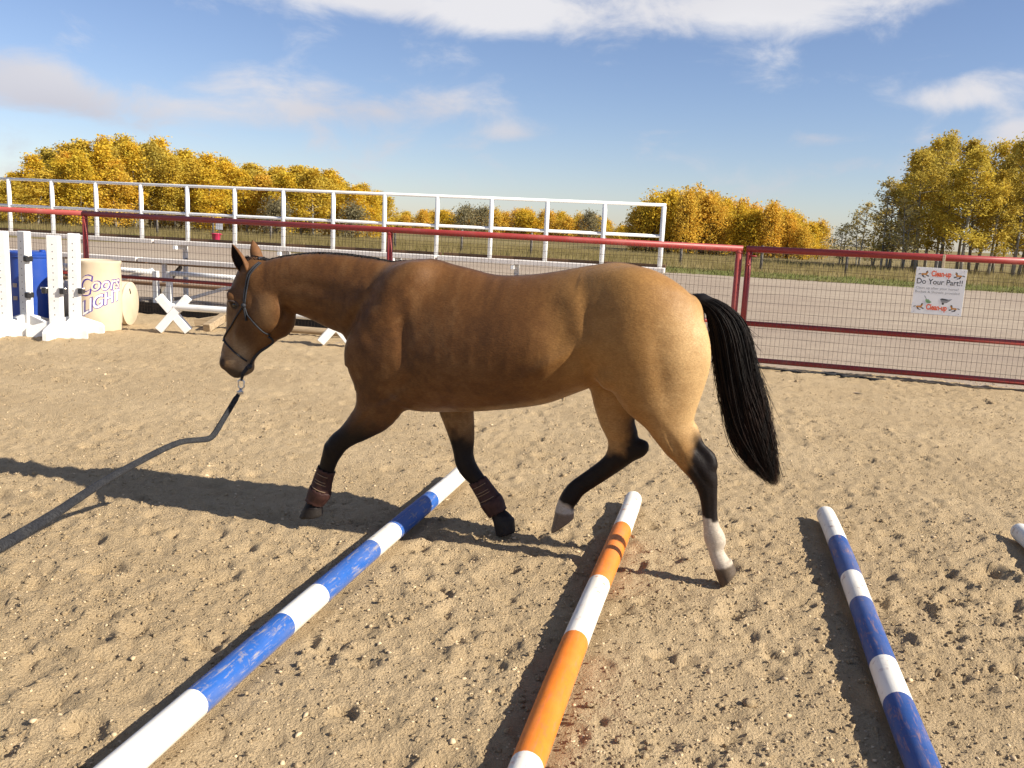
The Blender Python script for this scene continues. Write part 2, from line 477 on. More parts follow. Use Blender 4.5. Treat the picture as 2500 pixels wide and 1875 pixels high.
# loose stones and clods lying on the sand
def rubble(name, n, size, material, label, seed, ymax=9.0, squash=0.6):
    g = np.random.default_rng(seed)
    yy = 1.15 + (ymax-1.15)*g.random(n)**1.9
    xx = g.uniform(-1, 1, n)*(0.66*np.maximum(yy, 1.6)+0.75)
    # clustered where the sand is churned
    keep = vnoise(xx*2.3+3, yy*2.3, 77) + 0.9*g.random(n) > 0.62
    xx, yy = xx[keep], yy[keep]; n = len(xx)
    for (a_, b_) in POLES:
        a_, b_ = np.array(a_), np.array(b_); d_ = (b_-a_)/np.linalg.norm(b_-a_)
        w_ = np.abs(-(xx-a_[0])*d_[1]+(yy-a_[1])*d_[0]); k = w_ > 0.055
        xx, yy = xx[k], yy[k]
    n = len(xx)
    zz = press_prints(xx, yy, sand_height(xx, yy))
    r = size*np.exp(g.normal(0, 0.42, n))
    base = np.array([[0,0,1],[0.894,0,0.447],[0.276,0.851,0.447],[-0.724,0.526,0.447],[-0.724,-0.526,0.447],[0.276,-0.851,0.447],[0.724,0.526,-0.447],[-0.276,0.851,-0.447],[-0.894,0,-0.447],[-0.276,-0.851,-0.447],[0.724,-0.526,-0.447]])
    tri = np.array([[0,1,2],[0,2,3],[0,3,4],[0,4,5],[0,5,1],[1,6,2],[2,6,7],[2,7,3],[3,7,8],[3,8,4],[4,8,9],[4,9,5],[5,9,10],[5,10,1],[1,10,6]])
    ang = g.uniform(0, 6.28, n); ca_, sa_ = np.cos(ang), np.sin(ang)
    jit = 1+g.normal(0, 0.22, (n, len(base), 1))
    B = base[None]*jit*np.stack([g.uniform(0.8, 1.5, n), g.uniform(0.7, 1.1, n), squash*g.uniform(0.7, 1.2, n)], -1)[:, None, :]
    Vx = (B[..., 0]*ca_[:, None]-B[..., 1]*sa_[:, None])*r[:, None]+xx[:, None]
    Vy = (B[..., 0]*sa_[:, None]+B[..., 1]*ca_[:, None])*r[:, None]+yy[:, None]
    Vz = B[..., 2]*r[:, None] + (zz + 0.22*r*squash)[:, None]
    V = np.stack([Vx, Vy, Vz], -1).reshape(-1, 3)
    Fc = (tri[None]+(np.arange(n)*len(base))[:, None, None]).reshape(-1, 3)
    o = np_mesh(name, V, Fc, material, None, True)
    return tag(o, label, name.split('_')[-1], None, 'stuff')
t = NT('pebble_stone')
pc = t.n.new('ShaderNodeTexWhiteNoise'); pc.noise_dimensions = '3D'
t.l.new(t.scaled((45, 45, 45)), pc.inputs['Vector'])
v1 = t.voronoi(30)
p1 = t.noise(38, 1, 0.5)
M_PEB = t.set(t.mix(t.rng(p1, 0.38, 0.62, 0, 1), (0.62, 0.47, 0.29), (0.42, 0.31, 0.19)), 0.8, 0.25)
rubble('pebbles', 20000, 0.0036, M_PEB, 'small pale stones scattered over the arena sand', 5)
rubble('clods', 62000, 0.0042, M_SAND, 'crumbled clods of sand thrown up by hooves', 6, 10.5, 0.75)

# dry grass standing along the verge and in front of the trees
t = NT('grass_blade')
oi = t.noise(0.5, 3, 0.6)
M_BLADE = t.set(t.mix(t.rng(oi, 0.35, 0.65, 0, 1), (0.20, 0.16, 0.055), (0.36, 0.28, 0.13)), 0.9, 0.1)
t = NT('green_blade')
oi = t.noise(0.4, 3, 0.6)
M_BLADE_G = t.set(t.mix(t.rng(oi, 0.35, 0.65, 0, 1), (0.13, 0.155, 0.04), (0.23, 0.20, 0.08)), 0.9, 0.1)
def tufts(name, n, off0, off1, hgt, label, seed, s0=-60, s1=60, material=None):
    g = np.random.default_rng(seed)
    s = g.uniform(s0, s1, n); o = g.uniform(off0, off1, n)
    bx = FA.x+FD.x*s+FN.x*o; by = FA.y+FD.y*s+FN.y*o
    k = 6
    a = g.uniform(0, 6.28, (n, k)); lean = g.uniform(0.02, 0.16, (n, k)); h = hgt*np.exp(g.normal(0, 0.35, (n, k)))
    rx = bx[:, None]+g.normal(0, 0.13, (n, k)); ry = by[:, None]+g.normal(0, 0.13, (n, k)); w = g.uniform(0.012, 0.030, (n, k))
    P = np.stack([np.stack([rx-w, ry, np.full_like(rx, -0.05)], -1), np.stack([rx+w, ry, np.full_like(rx, -0.05)], -1),
                  np.stack([rx+np.cos(a)*lean, ry+np.sin(a)*lean, h], -1)], 2).reshape(-1, 3)
    Fc = np.arange(len(P)).reshape(-1, 3)
    return tag(np_mesh(name, P, Fc, material or M_BLADE, None, False), label, 'grass', None, 'stuff')
tufts('dry_grass', 15000, 34.0, 58.0, 0.26, 'pale dry grass standing in front of the autumn trees', 8)
tufts('short_grass', 6000, 27.6, 34.5, 0.08, 'short green grass on the verge beside the track', 9, material=M_BLADE_G)
# ================================================================ trees
def leaf_material(name, c_a, c_b, c_c):
    t = NT(name)
    oi = t.n.new('ShaderNodeObjectInfo')
    n1 = t.noise(0.9, 3, 0.6); n2 = t.noise(6, 2, 0.5)
    rnd = oi.outputs['Random']
    base = t.mix(t.rng(rnd, 0.0, 1.0, 0, 1), c_a, c_b)
    base = t.mix(t.rng(n1, 0.42, 0.68, 0, 0.8), base, c_c)
    base = t.mix(t.rng(n2, 0.4, 0.75, 0, 0.45), base, t.mix(1.0, base, (0.7, 0.66, 0.55), 'MULTIPLY'))
    t.set(base, 0.7, 0.15)
    tr = t.n.new('ShaderNodeBsdfTranslucent'); t.l.new(base, tr.inputs['Color'])
    mx = t.n.new('ShaderNodeMixShader'); mx.inputs[0].default_value = 0.42
    t.l.new(t.bsdf.outputs[0], mx.inputs[1]); t.l.new(tr.outputs[0], mx.inputs[2]); t.l.new(mx.outputs[0], t.out.inputs['Surface'])
    return t.m
M_GOLD = leaf_material('leaves_gold', (0.80, 0.51, 0.045), (0.74, 0.51, 0.05), (0.56, 0.46, 0.06))
M_OLIVE = leaf_material('leaves_olive_gold', (0.66, 0.47, 0.07), (0.56, 0.42, 0.075), (0.42, 0.35, 0.075))
M_AMBER = leaf_material('leaves_amber', (0.84, 0.50, 0.065), (0.76, 0.50, 0.07), (0.58, 0.43, 0.07))
M_STRAW = leaf_material('leaves_straw', (0.74, 0.50, 0.06), (0.66, 0.49, 0.07), (0.50, 0.40, 0.07))
M_DULL = leaf_material('leaves_dull_olive', (0.56, 0.46, 0.18), (0.52, 0.44, 0.18), (0.60, 0.45, 0.15))
M_GREY = leaf_material('twigs_grey', (0.27, 0.24, 0.14), (0.25, 0.22, 0.13), (0.32, 0.26, 0.13))
t = NT('aspen_bark')
b1 = t.noise(1.0, 4, 0.6, t.scaled((6, 6, 1.2))); b2 = t.voronoi(3.0, t.scaled((1, 1, 3)))
M_BARK = t.set(t.mix(t.rng(b1, 0.42, 0.66, 0, 1), (0.36, 0.33, 0.27), (0.10, 0.085, 0.065)), 0.9, 0.1)
M_BARK_D = NT('dark_bark').set((0.075, 0.06, 0.045), 0.9, 0.1)

def make_tree(h, crown_w, crown_low, n_leaf, leaf, seed, shape='oval', sparse=1.0, stems=1, clump=0.32, vz=0.8):
    """returns (trunk mesh, crown arrays): a tapered trunk with limbs, and leaf faces clumped round the limb ends"""
    g = np.random.default_rng(seed)
    m = MB(); ends = []
    for st in range(stems):
        bx, by = (g.normal(0, 0.25, 2) if stems > 1 else (0, 0))
        hh = h*(1.0 if st == 0 else g.uniform(0.75, 0.97))
        lean = g.normal(0, 0.035*hh, 2)
        path = [(bx + lean[0]*q + 0.05*hh*0.2*math.sin(3*q+seed), by + lean[1]*q, hh*0.97*q) for q in np.linspace(0, 1, 8)]
        rr = [0.012*hh*(1-0.88*q)+0.01 for q in np.linspace(0, 1, 8)]
        m.tube(path, rr, 6)
        nb = int(26*sparse) + 6
        for b in range(nb):
            q = crown_low + (1-crown_low)*g.random()**0.85
            p = np.array([np.interp(q, np.linspace(0, 1, 8), [c[k] for c in path]) for k in range(3)])
            tq = (q-crown_low)/(1-crown_low)
            if shape == 'oval': prof = math.sin(math.pi*min(1, 0.16+0.80*tq))**0.75
            elif shape == 'spire': prof = (1-tq)**0.8*0.9+0.12
            else: prof = math.sin(math.pi*min(1, 0.28+0.66*tq))**0.6
            L = crown_w*0.5*prof*g.uniform(0.55, 1.05)
            a = g.uniform(0, 6.28); rise = g.uniform(0.15, 0.75)*L
            e = p + np.array([math.cos(a)*L, math.sin(a)*L, rise])
            m.tube([p, (p+e)/2 + [0, 0, 0.05*L], e], [0.0035*hh+0.006, 0.003*hh+0.004, 0.008], 4, False)
            ends += [e, p*0.35+e*0.65]
            if tq > 0.75: ends.append(np.array([path[-1][0], path[-1][1], hh*g.uniform(0.93, 1.0)]))
    ends = np.array(ends)
    ci = g.integers(0, len(ends), n_leaf)
    rad = clump*g.uniform(0.6, 1.25, len(ends))
    P = ends[ci] + np.clip(g.normal(0, 1, (n_leaf, 3)), -1.7, 1.7)*(rad[ci]*crown_w/3.0)[:, None]*np.array([1, 1, vz])
    P[:, 2] = np.maximum(P[:, 2], h*crown_low*0.6)
    A = g.normal(size=(n_leaf, 3)); A /= np.linalg.norm(A, axis=1, keepdims=True)
    Bv = np.cross(A, g.normal(size=(n_leaf, 3))); Bv /= np.linalg.norm(Bv, axis=1, keepdims=True)
    sz = leaf*np.exp(g.normal(0, 0.3, n_leaf))[:, None]
    V = np.stack([P-A*sz, P+Bv*sz*0.62, P+A*sz, P-Bv*sz*0.62], 1).reshape(-1, 3)
    return m, V, np.arange(len(V)).reshape(-1, 4)

class TreeKind:
    def __init__(self, mats, **kw):
        self.mats = mats; self.kw = kw; self.proto = []
    def make(self, n, name, bark, seed):
        for i in range(n):
            m, V, Fc = make_tree(seed=seed+i, **self.kw)
            root = bpy.data.objects.new(name, None); col.objects.link(root); root.empty_display_size = 0.2
            m.build('trunk', bark, root, True)
            np_mesh('crown', V, Fc, self.mats[i % len(self.mats)], root, False)
            self.proto.append([root, False])
        return self
    def place(self, i, loc, s, rz, label, group, sz=None):
        pr_ = self.proto[i % len(self.proto)]
        if not pr_[1]: o = pr_[0]; pr_[1] = True
        else: o = copy_tree(pr_[0])
        o.location = loc; o.rotation_euler = (0, 0, rz); o.scale = (s, s, sz or s)
        return tag(o, label, 'tree', group)
def drop_unused(kind):
    for root, used_ in kind.proto:
        if not used_:
            for c in list(root.children): bpy.data.objects.remove(c)
            bpy.data.objects.remove(root)

k_aspen = TreeKind([M_GOLD, M_STRAW, M_GOLD, M_OLIVE, M_GOLD, M_AMBER, M_STRAW, M_GOLD], h=7.0, crown_w=2.7, crown_low=0.06, n_leaf=7000, leaf=0.080, sparse=1.5, clump=0.36, vz=1.1).make(8, 'aspen_tree', M_BARK, 100)
k_tall = TreeKind([M_OLIVE, M_STRAW, M_OLIVE, M_OLIVE, M_STRAW], h=10.5, crown_w=3.3, crown_low=0.20, n_leaf=6600, leaf=0.080, sparse=1.25, clump=0.24, shape='full', vz=1.25).make(5, 'aspen_tree', M_BARK, 200)
k_thin = TreeKind([M_DULL], h=6.0, crown_w=2.6, crown_low=0.16, n_leaf=1150, leaf=0.080, sparse=0.9, clump=0.24, stems=2).make(3, 'poplar_tree', M_BARK, 300)
k_shrub = TreeKind([M_AMBER, M_GOLD], h=4.6, crown_w=2.5, crown_low=0.06, n_leaf=5200, leaf=0.080, sparse=1.2, clump=0.30, stems=4, vz=1.5).make(5, 'willow_tree', M_BARK_D, 400)
k_grey = TreeKind([M_GREY], h=3.0, crown_w=2.8, crown_low=0.05, n_leaf=2600, leaf=0.07, sparse=1.3, clump=0.34, stems=3).make(2, 'bare_shrub', M_BARK_D, 500)

tg = np.random.default_rng(44)
def tpos(az_deg, dist): a = R(az_deg); return (math.sin(a)*dist, math.cos(a)*dist, -0.05)
# left grove: outline heights by azimuth
ORD = ['', 'second', 'third', 'fourth', 'fifth', 'sixth', 'seventh', 'eighth', 'ninth', 'tenth', 'eleventh', 'twelfth', 'thirteenth', 'fourteenth', 'fifteenth', 'sixteenth', 'seventeenth', 'eighteenth', 'nineteenth', 'twentieth', 'twenty-first', 'twenty-second']
def grove(kind, az0, az1, n, d0, d1, prof, base_h, labels, group, jit=0.10, rows=3, wide=1.0):
    placed = {}
    for i in range(n):
        az = az0 + (az1-az0)*((i+0.5)/n) + tg.normal(0, (az1-az0)/n*0.3)
        row = i % rows
        d = d0 + (d1-d0)*(row/max(1, rows-1)) + tg.normal(0, 1.0)
        el = np.interp(az, prof[0], prof[1])
        h = (1.55 + d*math.tan(R(el)))*(1+tg.normal(0, jit*0.4)) - (0.12*tg.random()*base_h if row == 0 else 0)
        s = h/base_h
        sxy = (0.45*s+0.55)*tg.uniform(0.88, 1.12)*wide
        o = kind.place(i, tpos(az, d), sxy, tg.uniform(0, 6.28), 'x', group, s)
        placed.setdefault(row, []).append((az, o))
    for row, lst in placed.items():
        for k, (az, o) in enumerate(sorted(lst, key=lambda q: q[0])):
            o['label'] = labels[row] % (('%s from left' % ORD[k]) if k else 'leftmost')

L_PROF = ([-36, -30, -28.4, -27.9, -24, -22.7, -20.9, -17.9, -16, -14.1, -11.4, -9.8, -8.7], [0.7, 0.9, 1.9, 2.75, 3.6, 3.65, 3.35, 2.9, 2.75, 2.9, 2.6, 2.0, 1.5])
grove(k_aspen, -31.6, -8.7, 66, 76, 88, L_PROF, 7.0,
      ['yellow aspen, %s in front row of grove behind white railing', 'yellow aspen, %s in middle row of grove behind white railing', 'yellow aspen, %s in back row of grove behind white railing'],
      'aspens of the grove behind the white railing', wide=1.18)
for az, d, w_ in ((-15.3, 73, 'middle'), (-10.6, 74, 'right end')):
    k_grey.place(0, tpos(az, d), 1.0, tg.uniform(0, 6), 'bare grey shrub at the foot of the yellow grove, near its %s' % w_, 'bare shrubs at the foot of the yellow grove')
C_PROF = ([-8.5, -7.4, -5.7, -3.7, 0.2, 3.4, 5.5, 7.0], [0.4, 0.65, 0.95, 0.95, 1.22, 1.15, 0.88, 0.45])
grove(k_shrub, -8.2, 7.0, 30, 150, 166, C_PROF, 4.6,
      ['low orange tree, %s in the far line beyond the field', 'low amber tree, %s at the back of the far line beyond the field'], 'far orange tree line beyond the field', rows=2, wide=1.35)
for az, d, w_ in ((-3.6, 138, 'left of the other two'), (-2.4, 140, 'middle of the three'), (4.6, 139, 'far right of the three')):
    k_grey.place(1, tpos(az, d), 1.5, tg.uniform(0, 6), 'grey leafless shrub before the far orange tree line, %s' % w_, 'grey shrubs before the far tree line')
M_PROF = ([7.2, 8.4, 10.4, 12.4, 14.2, 16.4, 17.6, 18.6], [1.5, 2.4, 2.75, 2.35, 2.0, 1.95, 1.2, 1.3])
grove(k_shrub, 7.3, 18.4, 33, 88, 99, M_PROF, 4.6,
      ['amber willow, %s in the front row above the red gate post', 'amber willow, %s in the middle row above the red gate post', 'amber willow, %s in the back row above the red gate post'], 'amber grove above the red gate post')
R_PROF = ([22.0, 22.7, 23.9, 25.9, 27.3, 27.8, 28.3, 31, 36], [3.0, 4.4, 5.6, 6.1, 5.3, 5.1, 5.7, 6.2, 5.0])
grove(k_tall, 22.6, 32.0, 24, 62, 74, R_PROF, 10.5,
      ['tall olive-yellow aspen, %s in the front row behind the clean-up sign', 'tall olive-yellow aspen, %s in the middle row behind the clean-up sign', 'tall olive-yellow aspen, %s in the back row behind the clean-up sign'], 'tall aspens behind the clean-up sign', jit=0.12)
for i, (az, d, el, lab) in enumerate(((19.9, 66, 1.35, 'smallest thin-leaved poplar left of the tall aspen stand'), (20.5, 64, 2.6, 'thin dull-leaved poplar standing alone left of the tall aspens'), (21.6, 65, 2.2, 'short thin poplar between the lone poplar and the tall aspens'),
                                   (22.2, 62, 4.0, 'dark slender poplar leaning out of the left edge of the tall aspens'), (23.4, 60, 2.9, 'dull small poplar under the left side of the tall aspens'))):
    hh = 1.5+d*math.tan(R(el))
    k_thin.place(i, tpos(az, d), 0.5+0.5*hh/6.0, 1.3*i, lab, None, hh/6.0)
for k_ in (k_aspen, k_tall, k_thin, k_shrub, k_grey): drop_unused(k_)
# ================================================================ the horse
HORSE_YAW = R(14.5)
HORSE_AT = (0.998, 3.803, 0.0)
horse = thing('horse', 'buckskin horse with black tail trotting over the striped ground poles', 'horse', HORSE_AT, math.pi - HORSE_YAW)
horse.scale = (0.988, 1.0, 0.994)

def build_horse_field():
    VX = 0.0075
    lo = np.array([-0.10, -0.36, -0.03]); hi = np.array([2.68, 0.36, 1.44])
    N = np.ceil((hi-lo)/VX).astype(int)
    ax = [lo[i] + VX*np.arange(N[i]) for i in range(3)]
    F = np.full(N, 0.12, np.float32)
    def window(a, b, pad=0.07):
        s = []
        for i in range(3):
            i0 = max(0, int((a[i]-pad-lo[i])/VX)); i1 = min(N[i], int((b[i]+pad-lo[i])/VX)+2)
            s.append(slice(i0, i1))
        return tuple(s)
    def coords(w):
        return np.meshgrid(ax[0][w[0]], ax[1][w[1]], ax[2][w[2]], indexing='ij', sparse=True)
    def smin(w, f, k):
        a = F[w]; f = f.astype(np.float32)
        h = np.maximum(k - np.abs(a-f), 0.0)/k
        F[w] = np.minimum(a, f) - h*h*k*0.25
    def loft_u(st, k=0.05, egg=None):
        """trunk: sections across u: (u, ztop, zbot, half width, egg)"""
        st = sorted(st); S = np.array(st)
        uu = np.linspace(S[0,0], S[-1,0], 200)
        def cub(c):    # smooth interpolation
            return catmull(S[:,0], S[:,c], uu)
        zt, zb, hw, eg = cub(1), cub(2), cub(3), cub(4)
        w = window((S[0,0], -hw.max(), zb.min()), (S[-1,0], hw.max(), zt.max()))
        u, v, z = coords(w)
        uc = np.clip(u, S[0,0], S[-1,0])
        top = np.interp(uc, uu, zt); bot = np.interp(uc, uu, zb); h = np.interp(uc, uu, hw); e = np.interp(uc, uu, eg)
        cz = (top+bot)/2; rz = (top-bot)/2
        q = (z-cz)/rz
        hh = h*(1 - e*np.clip(q, -1, 1.0))
        du = (u-uc)/(0.5*h)
        r = np.sqrt(q*q + (v/hh)**2 + du*du)
        f = (r-1)*np.minimum(rz, hh)
        smin(w, f, k)
    def catmull(x, y, xx):
        m = np.gradient(y, x)
        i = np.clip(np.searchsorted(x, xx)-1, 0, len(x)-2)
        hstep = x[i+1]-x[i]; t = (xx-x[i])/hstep
        return ((2*t**3-3*t**2+1)*y[i] + (t**3-2*t**2+t)*hstep*m[i] + (-2*t**3+3*t**2)*y[i+1] + (t**3-t**2)*hstep*m[i+1])
    def limb(st, k=0.03, sub=4, egg=0.0):
        """limb: stations (front u, front z, back u, back z, lateral centre, lateral radius)"""
        S = np.array(st, float); n = len(S)
        t = np.arange(n); tt = np.linspace(0, n-1, (n-1)*sub+1)
        D = np.stack([catmull(t, S[:,c], tt) for c in range(6)], 1)
        cen = np.stack([(D[:,0]+D[:,2])/2, D[:,4], (D[:,1]+D[:,3])/2], 1)
        nv = np.stack([D[:,0]-D[:,2], np.zeros(len(D)), D[:,1]-D[:,3]], 1)
        rn = np.linalg.norm(nv, axis=1)/2; nv /= (2*rn)[:,None]; rl = D[:,5]
        m = max(rn.max(), rl.max())
        acc = None
        W = window(cen.min(0)-m, cen.max(0)+m)
        G = np.full(F[W].shape, 0.3, np.float32)
        o0 = [s.start for s in W]
        for i in range(len(D)-1):
            mm = max(rn[i], rn[i+1], rl[i], rl[i+1])
            a = np.minimum(cen[i], cen[i+1])-mm; b = np.maximum(cen[i], cen[i+1])+mm
            w = window(a, b)
            u, v, z = coords(w)
            d = cen[i+1]-cen[i]; L2 = d@d
            s = np.clip(((u-cen[i,0])*d[0] + (v-cen[i,1])*d[1] + (z-cen[i,2])*d[2])/L2, 0, 1)
            qx = u-(cen[i,0]+s*d[0]); qy = v-(cen[i,1]+s*d[1]); qz = z-(cen[i,2]+s*d[2])
            n0 = nv[i]+nv[i+1]; n0 = n0/np.linalg.norm(n0)
            R1 = rn[i]+s*(rn[i+1]-rn[i]); R2 = rl[i]+s*(rl[i+1]-rl[i])
            a1 = qx*n0[0]+qz*n0[2]
            if egg: R2 = R2*(1+egg*np.clip(a1/R1, -1, 1))
            b1 = np.sqrt(np.maximum(qx*qx+qz*qz-a1*a1, 0))
            f = (np.sqrt((a1/R1)**2 + (qy/R2)**2 + (b1/np.minimum(R1, R2))**2)-1)*np.minimum(R1, R2)
            ws = tuple(slice(w[j].start-o0[j], w[j].stop-o0[j]) for j in range(3))
            np.minimum(G[ws], f, out=G[ws])
        smin(W, G, k)
    def ell(c, r, ang=0.0, k=0.04):
        """ellipsoid, tilted by ang in the u-z plane"""
        c = np.array(c); r = np.array(r); m = r.max()
        w = window(c-m, c+m)
        u, v, z = coords(w)
        du, dz = u-c[0], z-c[2]
        a = du*math.cos(ang)+dz*math.sin(ang); b = -du*math.sin(ang)+dz*math.cos(ang)
        f = (np.sqrt((a/r[0])**2 + ((v-c[1])/r[1])**2 + (b/r[2])**2)-1)*r.min()
        smin(w, f, k)
    def hoof(cf, cb, toe, heel, v, rl, k=0.006):
        """hoof wall: from the coronet (front, back) to the sole (toe, heel), flat underneath"""
        cf, cb, toe, heel = map(np.array, (cf, cb, toe, heel))
        c0 = (cf+cb)/2; c1 = (toe+heel)/2
        r0 = np.linalg.norm(cf-cb)/2; r1 = np.linalg.norm(toe-heel)/2
        w = window((min(c0[0], c1[0])-r1, v-rl, min(c0[1], c1[1])-r1), (max(c0[0], c1[0])+r1, v+rl, max(c0[1], c1[1])+r1), 0.03)
        u, vv, z = coords(w)
        d = c1-c0; L2 = d@d
        n0 = (cf-cb)/np.linalg.norm(cf-cb); n1 = (toe-heel)/np.linalg.norm(toe-heel)
        nn = n0+n1; nn /= np.linalg.norm(nn); tt = np.array([nn[1], -nn[0]])
        if tt@d < 0: tt = -tt
        h = d@tt
        s = ((u-c0[0])*tt[0]+(z-c0[1])*tt[1])/h
        sc = np.clip(s, -0.2, 1.1)
        a = (u-(c0[0]+sc*d[0]))*nn[0] + (z-(c0[1]+sc*d[1]))*nn[1]
        r_ = r0+(r1-r0)*sc; rv = rl*(0.86+0.14*sc)
        f = (np.sqrt((a/r_)**2+((vv-v)/rv)**2)-1)*np.minimum(r_, rv)
        ns = np.array([-n1[1], n1[0]])
        if ns@d < 0: ns = -ns
        sole = (u-c1[0])*ns[0]+(z-c1[1])*ns[1]
        f = np.maximum(np.maximum(f, sole), -(s+0.12)*abs(h))
        smin(w, f, k)

    # trunk
    loft_u([
        (1.70, 1.20, 0.735, 0.170, 0.05), (1.64, 1.270, 0.675, 0.205, 0.12), (1.55, 1.314, 0.632, 0.228, 0.24),
        (1.42, 1.340, 0.630, 0.245, 0.30), (1.30, 1.326, 0.642, 0.262, 0.26), (1.15, 1.300, 0.662, 0.276, 0.18),
        (1.00, 1.308, 0.690, 0.284, 0.12), (0.86, 1.332, 0.726, 0.282, 0.10), (0.72, 1.364, 0.790, 0.268, 0.10),
        (0.57, 1.388, 0.860, 0.258, 0.14), (0.45, 1.366, 0.900, 0.246, 0.16), (0.33, 1.312, 0.950, 0.205, 0.16), (0.25, 1.268, 1.04, 0.135, 0.1)], 0.05)
    # breast
    ell((1.720, 0.075, 0.920), (0.085, 0.10, 0.14), 0.30, 0.06); ell((1.720, -0.075, 0.920), (0.085, 0.10, 0.14), 0.30, 0.06)
    ell((1.635, 0.0, 0.80), (0.115, 0.13, 0.12), 0, 0.06)
    # neck
    limb([(1.46, 1.300, 1.810, 0.82, 0, 0.175), (1.58, 1.312, 1.835, 0.885, 0, 0.160), (1.73, 1.332, 1.890, 0.955, 0, 0.132), (1.89, 1.346, 1.980, 0.986, 0, 0.108),
          (2.05, 1.349, 2.078, 1.024, 0, 0.096), (2.19, 1.332, 2.165, 1.050, 0, 0.089), (2.31, 1.306, 2.245, 1.075, 0, 0.084), (2.40, 1.268, 2.30, 1.09, 0, 0.074)], 0.07)
    # head: face point, jaw point
    limb([(2.462, 1.275, 2.345, 1.235, 0, 0.058), (2.495, 1.220, 2.290, 1.150, 0, 0.080), (2.522, 1.165, 2.245, 1.075, 0, 0.090), (2.545, 1.105, 2.222, 1.005, 0, 0.090),
          (2.553, 1.045, 2.245, 0.945, 0, 0.080), (2.555, 0.975, 2.305, 0.885, 0, 0.064), (2.565, 0.910, 2.365, 0.840, 0, 0.053), (2.583, 0.850, 2.402, 0.795, 0, 0.050),
          (2.590, 0.800, 2.413, 0.765, 0, 0.052), (2.575, 0.757, 2.43, 0.742, 0, 0.047), (2.545, 0.722, 2.46, 0.733, 0, 0.034)], 0.035)
    for s in (1, -1):
        ell((2.300, s*0.070, 1.050), (0.086, 0.036, 0.108), 0.35, 0.014)     # jowl
        ell((2.482, s*0.072, 1.105), (0.040, 0.022, 0.022), 1.05, 0.03)       # brow
        ell((2.440, s*0.060, 1.00), (0.016, 0.016, 0.085), 0.20, 0.035)       # facial crest
        ell((2.553, s*0.038, 0.775), (0.026, 0.016, 0.034), 0.2, 0.016)      # nostril wing
        ell((2.395, s*0.052, 1.225), (0.055, 0.030, 0.045), 0.0, 0.03)       # base of the ear
    ell((2.242, -0.015, 1.005), (0.052, 0.050, 0.075), 0.2, 0.03)               # throat
    ell((2.445, 0, 0.752), (0.032, 0.036, 0.026), 0.2, 0.02)                 # chin
    # near hind leg (pushing off)
    lh = 0.115
    limb([(0.575, 1.24, 0.225, 1.225, 0.115, 0.120), (0.615, 1.14, 0.165, 1.125, 0.130, 0.140), (0.628, 1.03, 0.138, 1.035, 0.138, 0.142), (0.598, 0.935, 0.140, 0.955, 0.137, 0.128),
          (0.525, 0.825, 0.163, 0.860, 0.130, 0.108), (0.435, 0.745, 0.182, 0.782, 0.124, 0.085), (0.372, 0.675, 0.186, 0.722, 0.120, 0.066), (0.304, 0.592, 0.155, 0.650, 0.116, 0.049)], 0.05, egg=0.32)
    limb([(0.360, 0.655, 0.200, 0.700, 0.118, 0.055), (0.300, 0.588, 0.185, 0.625, 0.116, 0.047), (0.238, 0.527, 0.105, 0.560, lh, 0.044), (0.186, 0.480, 0.068, 0.505, lh, 0.042), (0.151, 0.432, 0.060, 0.440, lh, 0.034),
          (0.131, 0.380, 0.056, 0.382, lh, 0.028), (0.117, 0.315, 0.050, 0.322, lh, 0.027), (0.108, 0.265, 0.038, 0.275, lh, 0.030), (0.100, 0.215, 0.004, 0.208, lh, 0.036),
          (0.079, 0.172, 0.012, 0.160, lh, 0.031), (0.063, 0.122, -0.012, 0.125, lh, 0.036), (0.045, 0.080, -0.028, 0.110, lh, 0.043)], 0.018)
    limb([(0.205, 0.705, 0.172, 0.690, lh, 0.016), (0.168, 0.640, 0.140, 0.622, lh, 0.015), (0.122, 0.592, 0.085, 0.568, lh, 0.024), (0.115, 0.550, 0.068, 0.540, lh, 0.026)], 0.02)   # hamstring to the point of hock
    hoof((0.048, 0.078), (-0.036, 0.112), (0.004, -0.004), (-0.052, 0.070), lh, 0.052)
    # far hind leg (swinging forward)
    rh = -0.115
    limb([(0.60, 1.22, 0.26, 1.20, -0.115, 0.12), (0.69, 1.08, 0.22, 1.08, -0.13, 0.138), (0.735, 0.95, 0.27, 0.96, -0.13, 0.13), (0.702, 0.84, 0.37, 0.83, -0.125, 0.10),
          (0.668, 0.735, 0.455, 0.712, -0.12, 0.074), (0.638, 0.655, 0.468, 0.655, rh, 0.058), (0.610, 0.615, 0.455, 0.600, rh, 0.050)], 0.05, egg=0.25)
    limb([(0.625, 0.640, 0.49, 0.640, rh, 0.052), (0.600, 0.590, 0.450, 0.565, rh, 0.046), (0.588, 0.535, 0.430, 0.505, rh, 0.044), (0.598, 0.475, 0.480, 0.450, rh, 0.040), (0.650, 0.420, 0.570, 0.366, rh, 0.031),
          (0.710, 0.367, 0.646, 0.304, rh, 0.027), (0.762, 0.318, 0.690, 0.265, rh, 0.030), (0.797, 0.265, 0.712, 0.228, rh, 0.036), (0.816, 0.212, 0.738, 0.196, rh, 0.031), (0.824, 0.182, 0.734, 0.172, rh, 0.040)], 0.018)
    ell((0.425, rh, 0.528), (0.03, 0.026, 0.04), 0.5, 0.03)
    hoof((0.826, 0.178), (0.730, 0.168), (0.826, 0.060), (0.738, 0.135), rh, 0.052)
    # near fore leg (reaching)
    lf = 0.135
